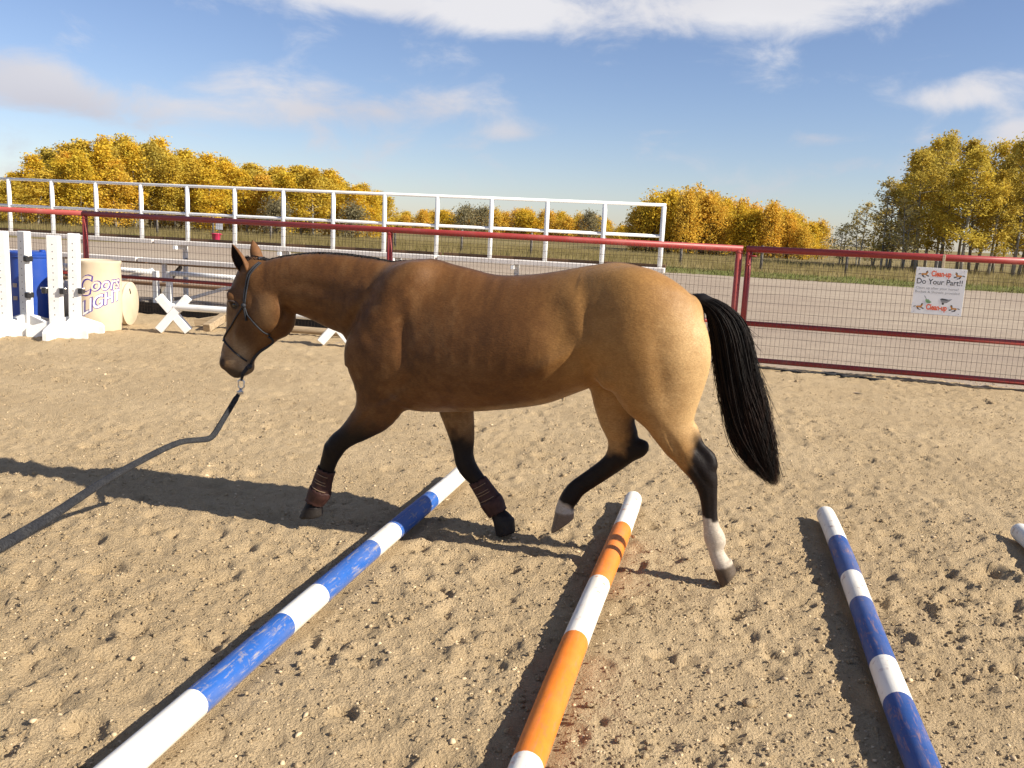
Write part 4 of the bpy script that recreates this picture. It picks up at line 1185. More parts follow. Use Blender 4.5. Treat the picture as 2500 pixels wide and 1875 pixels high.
jaw = [Vector((2.29, 0.055, 0.925)), Vector((2.275, 0.0, 0.900)), Vector((2.33, 0.03, 0.862)), Vector((2.385, 0.035, 0.805)), Vector((2.41, 0.02, 0.775))]
jaw = [H_BVH.find_nearest(p)[0] + H_BVH.find_nearest(p)[1]*0.005 for p in jaw]
MB().tube([tuple(p) for p in smooth_line([tuple(p) for p in jaw], 16)], 0.0065, 8).build('rope', M_ROPE, halter, True)
chin = H_BVH.find_nearest(Vector((2.412, 0.03, 0.772)))[0] + Vector((-0.006, 0.006, -0.006))
knot(chin, 0.014)
HALTER_END = chin + Vector((0.045, 0.005, -0.075))
MB().tube([chin, chin.lerp(HALTER_END, 0.5) + Vector((0.006, 0.0, 0.004)), HALTER_END], 0.006, 8).build('rope', M_ROPE, halter, True)
MB().tube([chin + Vector((0.01, 0.008, 0)), chin.lerp(HALTER_END, 0.5) + Vector((0.016, 0.006, 0.0)), HALTER_END], 0.005, 8).build('rope', M_ROPE, halter, True)
# ================================================================ field fence, bleacher, red arena fence, gate
M_WHITE = paint('white_paint', (0.80, 0.79, 0.76), amount=0.22, scale=5)
M_WHITEP = paint('white_pipe_paint', (0.80, 0.80, 0.79), amount=0.15, scale=4)
M_OLDWOOD = paint('old_grey_wood', (0.16, 0.14, 0.12), rough=0.8, amount=0.3, scale=4)
M_PLANK = paint('bleached_plank', (0.76, 0.70, 0.64), rough=0.75, amount=0.25, scale=3)
M_RUST = paint('brown_plank_edge', (0.16, 0.085, 0.04), rough=0.8, amount=0.3, scale=5)
M_RED = paint('red_pipe_paint', (0.31, 0.036, 0.032), dirt=(0.38, 0.12, 0.10), rough=0.42, amount=0.55, scale=3.0)
M_RED2 = paint('faded_red_pipe_paint', (0.38, 0.070, 0.058), dirt=(0.42, 0.15, 0.12), rough=0.5, amount=0.5, scale=3.0)
M_WIRE = NT('galvanised_wire').set((0.055, 0.040, 0.030), 0.65, 0.3, 0.2)
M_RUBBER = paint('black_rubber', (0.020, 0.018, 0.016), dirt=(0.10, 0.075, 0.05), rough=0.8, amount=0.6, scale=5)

# grey posts of the pasture fence along the trees
pf = thing('pasture_fence', 'grey wooden post and wire fence along the edge of the field', 'fence', tuple(fence_pt(0, 0, 36.5)), F_ANG)
for i in range(-7, 10):
    MB().tube([(i*4.1, 0, -0.1), (i*4.1+0.02*math.sin(i*3), 0.01, 1.32+0.05*math.sin(i*5))], [0.075, 0.065], 8).build('post', M_OLDWOOD, pf, True)
m = MB()
for z in (0.3, 0.6, 0.9, 1.2): m.tube([(-30, -0.08, z), (38, -0.08, z)], 0.006, 4)
m.build('wire', M_WIRE, pf)['kind'] = 'stuff'

# pink tub and little notice beyond the track
tub = thing('bucket', 'bright pink tub standing on the grass beyond the track', 'bucket', (-17.25, 51.0, -0.02))
MB().lathe([(0.19, 0), (0.20, 0.02), (0.25, 0.44), (0.275, 0.455), (0.275, 0.485), (0.245, 0.485), (0.235, 0.44), (0.18, 0.03), (0.0001, 0.03)], 24).build('tub', NT('pink_plastic').set((0.62, 0.035, 0.115), 0.4), tub, True)
for s in (-1, 1): MB().tube([(s*0.27, -0.07, 0.45), (s*0.33, -0.04, 0.43), (s*0.33, 0.04, 0.43), (s*0.27, 0.07, 0.45)], 0.014, 6).build('handle', NT('pink_handle').set((0.55, 0.03, 0.10), 0.4), tub, True)
nb_ = thing('notice_board', 'small pale notice on a thin stake above the pink tub', 'notice', (-17.5, 52.3, -0.02))
MB().tube([(0, 0, 0), (0, 0, 1.05)], 0.025, 6).build('stake', M_OLDWOOD, nb_)
MB().box((0, -0.035, 0.86), (0.40, 0.02, 0.36), None, 0.006).build('board', paint('pale_notice', (0.50, 0.50, 0.55), amount=0.3), nb_)

# bleacher behind the fence
BP, BQ = Vector((-9.09, 16.0, 0)), Vector((2.14, 13.5, 0))
BD = (BQ-BP).normalized(); B_ANG = math.atan2(BD.y, BD.x); BL = (BQ-BP).length
bl = thing('bleacher', 'low white bleacher with plank seats and tall pipe railing behind the red fence', 'bleacher', tuple(BP), B_ANG)
sp = BL/13
for i in range(-3, 14):
    MB().tube([(i*sp, 0.0, 0.97), (i*sp, 0.0, 1.945)], 0.036, 10).build('railing_post', M_WHITEP, bl, True)
MB().tube([(-3.4*sp, 0, 1.945), (BL+0.03, 0, 1.965)], 0.024, 10).build('top_rail', M_WHITEP, bl, True)
MB().tube([(-3.4*sp, 0, 1.485), (BL+0.0, 0, 1.505)], 0.024, 10).build('middle_rail', M_WHITEP, bl, True)
for y_, z_, w_, m_, nm in ((-0.16, 1.005, 0.25, M_PLANK, 'seat_plank'), (-0.62, 0.715, 0.22, M_PLANK, 'seat_plank'), (0.06, 1.055, 0.05, M_RUST, 'back_board'), (-0.36, 0.66, 0.20, M_RUST, 'foot_plank'), (-0.98, 0.36, 0.22, M_RUST, 'foot_plank')):
    for a_, b_ in ((-3.4*sp, 3.05), (3.07, 8.05), (8.07, BL+0.1)):
        MB().box(((a_+b_)/2, y_, z_), (b_-a_-0.02, w_, 0.07 if nm == 'seat_plank' else (0.045 if nm != 'back_board' else 0.06)), None, 0.006).build(nm, m_, bl)
for x_ in (-2.3, -0.4, 1.55, 3.5, 5.4, 7.35, 9.3, 11.2):
    fr = MB()
    fr.box((x_, -0.02, 0.49), (0.07, 0.05, 0.98)); fr.build('frame_post', M_WHITEP, bl)
    MB().box((x_, -0.16, 0.93), (0.05, 0.36, 0.06)).build('bracket', M_WHITEP, bl)
    MB().box((x_+0.002, -0.62, 0.345), (0.07, 0.05, 0.69)).build('frame_post', M_WHITEP, bl)
    MB().box((x_+0.06, -0.5, 0.45), (0.045, 1.05, 0.06), Euler((0.55, 0, 0)).to_matrix()).build('brace', M_OLDWOOD, bl)
    MB().box((x_-0.055, -0.5, 0.05), (0.07, 1.25, 0.08)).build('skid', M_OLDWOOD, bl)

# white pipe frames just behind the fence
def pipe_frame(s0, s1, label):
    o = thing('rail_stand', label, 'rail stand', tuple(fence_pt(s0, 0, 0.30)), F_ANG, 'white rail stands behind the red fence')
    L = s1-s0
    for x_ in (0.04, L-0.04):
        MB().box((x_, 0, 0.31), (0.085, 0.06, 0.62), None, 0.006).build('leg', M_WHITEP, o)
        MB().box((x_+0.002, 0.0, 0.025), (0.075, 0.5, 0.05), None, 0.006).build('foot', M_WHITEP, o)
    MB().tube([(0.083, -0.005, 0.60), (L-0.083, -0.005, 0.60)], 0.038, 12).build('pipe', M_WHITEP, o, True)
    MB().box((L*0.5, 0.03, 0.36), (L*0.92, 0.03, 0.05), Euler((0, -0.30, 0)).to_matrix()).build('brace', M_WHITEP, o)
pipe_frame(-1.55, 0.46, 'white rail stand behind the mesh, its far end near the beige barrel')
pipe_frame(0.62, 2.16, 'white rail stand behind the mesh, above the white cavaletti cross')

# red pipe fence
fence = thing('pipe_fence', 'dark red pipe rail fence with welded wire mesh round the arena', 'fence', tuple(FA), F_ANG)
Z_TOP, Z_MID = 1.425, 0.525
MB().tube([(-0.62, 0, Z_TOP), (9.03, 0, Z_TOP-0.022)], 0.0385, 14).build('top_rail', M_RED, fence, True)
o = MB().tube([(-9.0, 0, Z_TOP-0.004), (-0.625, 0, Z_TOP)], 0.0385, 14).build('top_rail', M_RED2, fence, True); o['label'] = 'faded salmon red length of the top rail'
for a_, b_ in ((-9.0, -5.6), (-5.53, -0.63), (-0.55, 4.39), (4.47, 8.95)):
    MB().tube([(a_, 0, Z_MID), (b_, 0, Z_MID)], 0.027, 12).build('middle_rail', M_RED, fence, True)
for s_ in (-5.565, -0.59, 4.43, 8.99):
    m_ = M_RED2 if s_ > 8 else M_RED
    MB().tube([(s_, 0, -0.2), (s_, 0, Z_TOP-0.035)], 0.040, 14).build('post', m_, fence, True)
    MB().lathe([(0.0001, 0.03), (0.03, 0.022), (0.043, 0.0), (0.043, -0.015)], 14, (s_, 0, Z_TOP-0.06)).build('post_cap', m_, fence, True)
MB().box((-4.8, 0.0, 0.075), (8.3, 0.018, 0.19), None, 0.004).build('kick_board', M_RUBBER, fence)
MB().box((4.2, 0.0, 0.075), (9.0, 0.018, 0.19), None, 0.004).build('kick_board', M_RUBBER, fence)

def wire_mesh(x0, x1, z0, z1, parent, y=-0.045, dx=0.0508, dz=0.1016, r=0.0020):
    V = []; Fc = []
    def bar(p, q, ax_):
        o_ = len(V)
        for e in (p, q):
            for k in range(3):
                a = 2.094*k
                if ax_ == 'z': V.append((e[0]+r*math.cos(a), e[1]+r*math.sin(a), e[2]))
                else: V.append((e[0], e[1]+r*math.cos(a), e[2]+r*math.sin(a)))
        for k in range(3):
            kk = (k+1) % 3
            Fc.append((o_+k, o_+kk, o_+3+kk, o_+3+k))
    g = np.random.default_rng(int(abs(x0)*10))
    n = int((x1-x0)/dx)
    for i in range(n+1):
        x = x0+i*dx+g.normal(0, 0.0015)
        bar((x, y, z0), (x+g.normal(0, 0.004), y, z1), 'z')
    for j in range(int((z1-z0)/dz)+1):
        z = z0+j*dz
        k = 8
        zs = [z+g.normal(0, 0.004) for _ in range(k+1)]
        for q in range(k):
            a, b = x0+(x1-x0)*q/k, x0+(x1-x0)*(q+1)/k
            bar((a, y-0.0032, zs[q]), (b, y-0.0032, zs[q+1]), 'x')
    o_ = np_mesh('wire_mesh', V, Fc, M_WIRE, parent, False)
    o_['kind'] = 'stuff'
    return o_
wire_mesh(-9.0, -0.65, 0.03, 1.40, fence); wire_mesh(-0.53, 4.38, 0.03, 1.40, fence); wire_mesh(4.48, 8.93, 0.03, 1.40, fence)

# gate
GS = 9.105
gate = thing('gate', 'dark red pipe gate with wire mesh carrying the clean-up sign', 'gate', tuple(fence_pt(GS)), F_ANG)
GL = 3.75; GT = 1.405
MB().tube([(-0.035, 0, GT), (GL, 0, GT+0.025)], 0.0385, 14).build('top_rail', M_RED, gate, True)
for z_ in (0.522, 0.085): MB().tube([(0.03, 0, z_), (GL-0.03, 0, z_+0.01)], 0.031, 12).build('rail', M_RED, gate, True)
for x_ in (0.0, GL-0.02): MB().tube([(x_, 0, 0.085), (x_, 0, GT-0.03)], 0.035, 12).build('stile', M_RED, gate, True)
for z_ in (1.22, 0.25):
    MB().tube([(-0.02, -0.03, z_), (0.0, -0.045, z_), (0.02, -0.03, z_)], 0.012, 8).build('hinge', M_RED, gate, True)
MB().tube([(0.0, -0.036, 1.33), (0.09, -0.045, 1.325)], 0.009, 8).build('latch', M_RED, gate, True)
wire_mesh(0.04, GL-0.04, 0.07, 1.38, gate)

# clean-up sign on the gate
sign = thing('sign', 'white clean-up notice with orange lettering wired to the red gate', 'sign', tuple(fence_pt(10.94, 0.785, -0.058)), F_ANG)
sign.rotation_euler = (0, R(0.4), F_ANG)
t = NT('sign_white'); M_SIGN = t.set(t.mix(t.rng(t.noise(9, 4, 0.6), 0.4, 0.7, 0, 0.35), (0.84, 0.84, 0.86), (0.74, 0.73, 0.74)), 0.45)
MB().box((0.26, 0, 0.26), (0.52, 0.006, 0.52), None, 0.0012).build('board', M_SIGN, sign)
M_ORANGE = NT('print_orange').set((0.80, 0.11, 0.03), 0.5)
M_GREYP = NT('print_grey').set((0.055, 0.055, 0.065), 0.5)
M_GREYL = NT('print_light_grey').set((0.26, 0.26, 0.28), 0.5)
M_TANP = NT('print_tan').set((0.55, 0.24, 0.05), 0.5)
M_DARKP = NT('print_dark').set((0.035, 0.030, 0.028), 0.5)
M_GREENP = NT('print_green').set((0.20, 0.36, 0.18), 0.5)
def text_mesh(txt, size, shear=0.0, offset=0.0, space=1.0):
    """flat letter shapes as (verts, faces) in the x-y plane"""
    cu = bpy.data.curves.new('letters', 'FONT'); cu.body = txt; cu.size = size; cu.shear = shear; cu.offset = offset
    cu.space_character = space; cu.resolution_u = 4
    ob = bpy.data.objects.new('letters', cu); col.objects.link(ob)
    dg = bpy.context.evaluated_depsgraph_get(); dg.update()
    me_ = ob.evaluated_get(dg).to_mesh()
    V = np.array([v.co[:] for v in me_.vertices]) if len(me_.vertices) else np.zeros((0, 3))
    Fc = [tuple(p.vertices) for p in me_.polygons]
    ob.evaluated_get(dg).to_mesh_clear()
    bpy.data.objects.remove(ob); bpy.data.curves.remove(cu)
    return V, Fc
def sign_text(txt, x, z, w, h, material, offset=0.0):
    V, Fc = text_mesh(txt, 1.0, 0, offset)
    V[:, 0] = (V[:, 0]-V[:, 0].min())/(V[:, 0].max()-V[:, 0].min())*w + x
    lo_, hi_ = V[:, 1].min(), V[:, 1].max()
    V[:, 1] = (V[:, 1]-lo_)/(hi_-lo_)*h + z
    m = MB(); m.add([(a, -0.0045, b) for a, b, _ in V], Fc); m.build('lettering', material, sign)
sign_text('Clean-up', 0.160, 0.405, 0.205, 0.085, M_ORANGE, 0.035)
sign_text('Do Your Part!!', 0.020, 0.335, 0.470, 0.062, M_GREYP, 0.012)
sign_text('Clean up after your horse!', 0.018, 0.272, 0.440, 0.034, M_GREYL)
sign_text('Bucket & Shovels provided', 0.018, 0.228, 0.455, 0.034, M_GREYL)
sign_text('Clean-up', 0.150, 0.030, 0.215, 0.085, M_ORANGE, 0.035)
def sign_shape(polys, x, z, s, flip=False):
    for pts, material in polys:
        m = MB(); p = [(x+(-a if flip else a)*s, -0.0046-0.0002*polys.index((pts, material)), z+b*s) for a, b in pts]
        if flip: p = p[::-1]
        m.add(p, [tuple(range(len(p)))]); m.build('picture', material, sign)
horse_pic = [
    ([(-0.55, 0.10), (-0.42, 0.22), (-0.10, 0.20), (0.18, 0.26), (0.34, 0.52), (0.52, 0.50), (0.60, 0.34), (0.44, 0.28), (0.40, 0.05), (0.20, -0.12), (-0.15, -0.06), (-0.40, -0.12), (-0.55, -0.02)], M_TANP),
    ([(-0.52, 0.14), (-0.75, 0.18), (-1.02, 0.08), (-0.98, -0.06), (-0.72, 0.04), (-0.55, 0.06)], M_DARKP),
    ([(0.16, 0.28), (0.22, 0.60), (0.40, 0.70), (0.58, 0.62), (0.40, 0.54), (0.28, 0.30)], M_DARKP),
    ([(0.30, -0.05), (0.66, -0.12), (0.70, -0.38), (0.52, -0.30), (0.20, -0.16)], M_DARKP),
    ([(-0.45, -0.10), (-0.30, -0.40), (0.10, -0.52), (0.30, -0.42), (-0.05, -0.36), (-0.20, -0.10)], M_DARKP)]
for x_, z_, fl in ((0.092, 0.440, False), (0.438, 0.440, True), (0.082, 0.075, False), (0.432, 0.075, True)):
    sign_shape(horse_pic, x_, z_, 0.064, fl)
sign_shape([([(-0.55, 1.0), (-0.45, 1.04), (0.0, 0.35), (-0.10, 0.28)], M_GREYL), ([(-0.30, 0.32), (0.22, 0.40), (0.80, -0.10), (0.55, -0.28), (0.25, -0.34), (-0.12, -0.20)], M_GREENP),
            ([(0.0, 0.1), (0.05, 0.12), (0.62, -0.28), (0.55, -0.30)], M_GREYP)], 0.150, 0.142, 0.062)
sign_shape([([(-1.0, 0.42), (-0.7, 0.60), (0.35, 0.46), (1.05, 0.55), (0.55, 0.10), (0.20, -0.18), (-0.62, -0.22)], M_GREYL), ([(-0.95, 0.44), (-0.68, 0.58), (0.34, 0.44), (0.22, 0.26), (-0.74, 0.30)], M_GREYP),
            ([(-0.62, -0.30), (-0.48, -0.20), (-0.30, -0.22), (-0.22, -0.38), (-0.32, -0.54), (-0.50, -0.56), (-0.62, -0.44)], M_DARKP)], 0.345, 0.150, 0.062)
for x_, z_ in ((0.03, 0.495), (0.49, 0.495), (0.03, 0.02), (0.49, 0.02)):
    MB().tube([(x_, -0.006, z_), (x_, 0.012, z_+0.012)], 0.003, 6).build('wire_tie', M_WIRE, sign)
MB().box((0.27, 0.016, 0.47), (0.028, 0.012, 0.40), None, 0.002).build('lath', paint('raw_lath', (0.62, 0.50, 0.33), amount=0.2), sign)

# black rope left on the sand under the gate
rp = []
base = [fence_pt(9.60, 0.012, -0.16), fence_pt(9.85, 0.012, -0.20), fence_pt(10.02, 0.014, -0.21), fence_pt(10.10, 0.03, -0.12), fence_pt(10.22, 0.035, -0.13), fence_pt(10.24, 0.03, -0.24), fence_pt(10.06, 0.02, -0.26), fence_pt(10.10, 0.03, -0.20),
        fence_pt(10.30, 0.03, -0.20), fence_pt(10.36, 0.02, -0.27), fence_pt(10.18, 0.02, -0.28), fence_pt(10.42, 0.02, -0.20), fence_pt(10.50, 0.02, -0.20), fence_pt(10.54, 0.02, -0.28), fence_pt(10.70, 0.02, -0.24), fence_pt(10.78, 0.025, -0.30), fence_pt(10.66, 0.02, -0.33), fence_pt(10.57, 0.015, -0.30)]
M_BLKROPE = NT('black_rope').set((0.012, 0.012, 0.014), 0.8)
o = MB().tube([tuple(p) for p in smooth_line([tuple(p) for p in base], 70)], 0.013, 7).build('rope', M_BLKROPE, None, True)
tag(o, 'black rope dropped in loops on the sand below the red gate', 'rope')
cb = [fence_pt(9.2+0.25*i, 0.012+0.008*math.sin(i*1.7), -0.10-0.05*math.sin(i*0.9)) for i in range(17)]
o = MB().tube([tuple(p) for p in smooth_line([tuple(p) for p in cb], 80)], 0.009, 6).build('cable', paint('dusty_cable', (0.05, 0.042, 0.032), amount=0.6), None, True)
tag(o, 'dusty dark cable half buried along the foot of the red gate', 'cable')

# ================================================================ jump standards, barrels, cavaletti
M_CUP = NT('black_jump_cup').set((0.018, 0.018, 0.020), 0.45, 0.5)
M_STEEL = NT('bright_steel').set((0.62, 0.60, 0.57), 0.3, 0.5, 0.9)
def wing(m, d, L, h0, h1, th, r0):
    """a tapering foot board standing on edge, from the post outwards along d"""
    d = Vector(d).normalized(); n = Vector((-d.y, d.x, 0))*(th/2)
    a, b = d*r0, d*L
    P = [a-n, b-n, b-n+Vector((0, 0, h1)), b*0.90-n+Vector((0, 0, h1+0.035)), a-n+Vector((0, 0, h0))]
    Q = [p+n*2 for p in P]
    k = 5
    m.add(P+Q, [tuple(range(k-1, -1, -1)), tuple(range(k, 2*k))] + [(i, (i+1) % k, (i+1) % k+k, i+k) for i in range(k)])
def jump_standard(loc, rz, tilt, label, cups, w=0.125, hgt=1.20):
    o = thing('jump_standard', label, 'jump standard', loc, rz, 'white jump standards by the barrels')
    R_ = Euler((0, tilt, 0)).to_matrix()
    MB().box((tilt*hgt*0.5, 0, hgt/2+0.004), (w, 0.10, hgt-0.008), R_, 0.008).build('post', M_WHITE, o)
    hm_ = MB()
    for i in range(11):
        z_ = 0.28+0.08*i
        hm_.lathe([(0.0065, 0), (0.0001, 0.0004)], 8, (tilt*z_, -0.0508, z_), Euler((math.pi/2, 0, 0)).to_matrix())
    hm_.build('pin_holes', M_DARKP, o)
    for d in ((1, 0.05), (-1, -0.05), (0.03, 1), (-0.03, -1)):
        m = MB(); wing(m, (d[0], d[1], 0), 0.33, 0.21, 0.10, 0.045, 0.066 if abs(d[0]) > 0.5 else 0.053); m.build('foot', M_WHITE, o)
    for z_, s_ in cups:
        c = MB(); c.box((s_*(w/2+0.03)+tilt*z_, -0.035, z_), (0.055, 0.10, 0.065), None, 0.008); c.build('jump_cup', M_CUP, o)
        MB().tube([(s_*(w/2-0.005)+tilt*z_, -0.058, z_+0.03), (s_*(w/2+0.075)+tilt*z_, -0.058, z_+0.03)], 0.011, 8).build('pin', M_STEEL, o, True)
    return o
jump_standard((-5.86, 10.10, 0), 0.12, 0.0, 'white jump standard cut by the left edge of the picture', [(0.90, -0.45)], 0.14)
jump_standard((-5.89, 10.62, 0), -0.35, 0.012, 'white jump standard before the blue barrel, one side in shade', [(0.88, 1), (0.45, 1)], 0.12)
jump_standard((-5.29, 10.16, 0), 0.10, 0.0, 'white jump standard with a black cup at half height, nearest the arena', [(0.555, -1), (0.555, 1)], 0.135, 1.18)
jump_standard((-5.33, 10.66, 0), 0.12, 0.018, 'white jump standard touching the lettered beige barrel', [(0.52, 1)], 0.12, 1.20)

def drum_profile(r, h, ribs=(0.34, 0.66), lip=0.012, wob=0.01):
    p = [(0.0001, 0.012), (r-0.03, 0.010), (r-0.012, 0.0), (r, 0.014), (r, 0.03)]
    for q in ribs: p += [(r, h*q-0.03), (r+lip, h*q-0.008), (r+lip, h*q+0.008), (r, h*q+0.03)]
    p += [(r, h-0.04), (r+lip, h-0.03), (r+lip, h-0.006), (r-0.006, h), (r-0.02, h-0.004), (r-0.03, h-0.022), (0.0001, h-0.022)]
    return p
bb = thing('barrel', 'bright blue plastic barrel behind the white jump standards', 'barrel', (-6.17, 11.28, 0))
t = NT('blue_plastic'); n_ = t.noise(5, 5, 0.6); t.bump(t.noise(3, 3, 0.5), 0.2, 0.03)
M_BLUEPL = t.set(t.mix(t.rng(n_, 0.45, 0.75, 0, 0.4), (0.012, 0.058, 0.33), (0.06, 0.11, 0.33)), 0.38, 0.5)
MB().lathe(drum_profile(0.29, 0.90, (), 0.014), 40).build('drum', M_BLUEPL, bb, True, 40)
MB().lathe([(0.303, 0.885), (0.308, 0.895), (0.308, 0.925), (0.285, 0.935), (0.0001, 0.928)], 40).build('lid', M_BLUEPL, bb, True, 40)
MB().lathe([(0.035, 0.93), (0.035, 0.955), (0.0001, 0.957)], 14, (0.12, 0.05, 0)).build('bung', M_BLUEPL, bb, True, 40)
for z_ in (0.52, 0.36): MB().box((-0.055, -0.295, z_), (0.05, 0.012, 0.05)).build('patch', paint('label_scrap', (0.45, 0.35, 0.28)), bb)

kg = thing('barrel', 'upright beige barrel with purple outlined brand lettering', 'barrel', (-5.27, 11.10, 0))
t = NT('beige_plastic'); n_ = t.noise(3.5, 5, 0.6); t.bump(t.noise(4, 3, 0.5), 0.25, 0.03)
M_BEIGE = t.set(t.mix(t.rng(n_, 0.42, 0.75, 0, 0.5), (0.60, 0.49, 0.35), (0.48, 0.37, 0.25)), 0.5, 0.4)
KR, KH = 0.295, 0.875
kprof = [(0.0001, 0.01), (KR-0.035, 0.008), (KR-0.012, 0.0), (KR-0.004, 0.03), (KR+0.004, KH*0.35), (KR+0.004, KH*0.65), (KR-0.004, KH-0.05), (KR+0.006, KH-0.03), (KR+0.006, KH-0.006), (KR-0.01, KH), (KR-0.03, KH-0.02), (0.0001, KH-0.02)]
MB().lathe(kprof, 48).build('drum', M_BEIGE, kg, True, 35)
M_PURPLE = NT('print_purple').set((0.075, 0.040, 0.27), 0.5)
M_PWHITE = NT('print_white').set((0.80, 0.76, 0.72), 0.5)
M_PTAN = NT('print_pale_tan').set((0.66, 0.54, 0.42), 0.5)
def wrap_text(txt, size, x, z, rise, arc, material, off, out, shear=0.0, xs=1.0, face=-1.62, grow=0.0):
    """letters laid round the barrel; x along the surface in metres from the facing line"""
    V, Fc = text_mesh(txt, 1.0, shear, off, 0.98)
    w0, w1 = V[:, 0].min(), V[:, 0].max()
    q = (V[:, 0]-w0)/(w1-w0)
    sz = size*(1+grow*(1-q))
    X_ = x + q*(w1-w0)*size*xs
    Z_ = z + V[:, 1]*sz + rise*q - arc*(1-q)**2
    a = face + X_/KR
    rr = np.interp(Z_, [p[1] for p in kprof[3:7]], [p[0] for p in kprof[3:7]]) + out
    m = MB(); m.add(np.stack([rr*np.cos(a), rr*np.sin(a), Z_], 1).tolist(), Fc)
    m.build('lettering', material, kg)
KF = math.atan2(-11.10, 5.27) + 0.0
for mat_, off_, out_ in ((M_PURPLE, 0.050, 0.0030), (M_PTAN, 0.008, 0.0045)):
    wrap_text('C', 0.33, -0.190, 0.46, 0.01, 0.0, mat_, off_, out_, 0.25, 0.62, KF)
    wrap_text('oors', 0.235, -0.055, 0.515, 0.03, 0.0, mat_, off_, out_, 0.25, 0.86, KF)
for mat_, off_, out_ in ((M_PURPLE, 0.055, 0.0030), (M_PWHITE, 0.012, 0.0048)):
    wrap_text('LIGHT', 0.185, -0.165, 0.345, 0.055, 0.14, mat_, off_, out_, 0.06, 0.94, KF, 0.25)

ld = thing('barrel', 'beige barrel lying on its side with its round end facing the gate', 'barrel', (-5.09, 11.66, 0.293), 0.05)
Rl = Euler((0, math.pi/2, 0)).to_matrix()
MB().lathe([(0.0001, -0.80), (0.27, -0.80), (0.288, -0.78), (0.29, -0.4), (0.288, -0.03), (0.27, -0.004)], 40, (0, 0, 0), Rl).build('drum', M_BEIGE, ld, True, 40)
MB().lathe([(0.284, -0.012), (0.286, 0.004), (0.275, 0.012), (0.0001, 0.010)], 40, (0, 0, 0), Rl).build('end', M_BEIGE, ld, True, 40)
MB().box((0.0155, -0.03, 0.165), (0.006, 0.018, 0.075), Euler((0.5, 0, 0)).to_matrix()).build('slot', M_DARKP, ld)

def beam(m, a, b, w, h, up=(0, 0, 1)):
    a, b = Vector(a), Vector(b); d = (b-a); L = d.length; d.normalize()
    u_ = Vector(up); s_ = d.cross(u_).normalized(); u_ = s_.cross(d)
    m.box((a+b)/2, (L, w, h), Matrix((d, s_, u_)).transposed(), 0.006); return m
def cross_frame(parent, c, ang, w=0.36, h=0.47, th=0.10, mat_=M_WHITE, dep=0.10):
    """the X at one end of a cavaletti, its plane turned by ang"""
    c = Vector(c); e = Vector((math.cos(ang), math.sin(ang), 0)); n = Vector((-math.sin(ang), math.cos(ang), 0))
    for s_ in (1, -1):
        a = c + e*(-s_*w/2) + Vector((0, 0, 0.045)); b = c + e*(s_*w/2) + Vector((0, 0, h))
        if s_ < 0: a += n*0.004; b += n*0.004
        beam(MB(), a, b, dep if s_ > 0 else dep-0.01, th, n.cross(b-a).normalized()).build('leg', mat_, parent)
X1, X2 = Vector((-4.27, 11.02, 0)), Vector((-2.16, 10.64, 0))
cv = thing('cavaletti', 'low white cavaletti with crossed ends and a white pole behind the horse head', 'cavaletti', tuple(X1))
cross_frame(cv, (0, 0, 0), 0.10); cross_frame(cv, X2-X1, 0.16)
dd = (X2-X1).normalized()
MB().tube([-dd*0.10+Vector((0, 0, 0.345)), X2-X1+dd*0.12+Vector((0, 0, 0.345))], 0.043, 16).build('pole', M_WHITE, cv, True, 40)

# unpainted cavaletti tipped over behind it
t = NT('raw_timber'); n_ = t.noise(1, 5, 0.6, t.scaled((3, 30, 30)))
t.bump(n_, 0.3, 0.004)
M_TIMBER = t.set(t.mix(t.rng(n_, 0.4, 0.7, 0, 1), (0.40, 0.30, 0.19), (0.25, 0.185, 0.115)), 0.8, 0.2)
wc = thing('cavaletti', 'unpainted wooden cavaletti tipped over behind the white one', 'cavaletti', (-3.85, 11.72, 0))
beam(MB(), (-0.42, 0.05, 0.07), (0.42, 0.10, 0.24), 0.09, 0.09).build('leg', M_TIMBER, wc)
beam(MB(), (-0.13, -0.36, 0.055), (0.02, 0.55, 0.26), 0.10, 0.10).build('leg', M_TIMBER, wc)
MB().tube([(0.12, -0.02, 0.075), (2.05, -0.28, 0.052)], 0.048, 14).build('pole', M_TIMBER, wc, True, 40)
o = thing('pole', 'short white pole end poking out beside the tipped wooden cavaletti', 'pole', (-3.62, 11.40, 0.05))
MB().tube([(0, 0, 0), (0.35, 0.75, 0.0)], 0.046, 14).build('shaft', M_WHITE, o, True, 40)

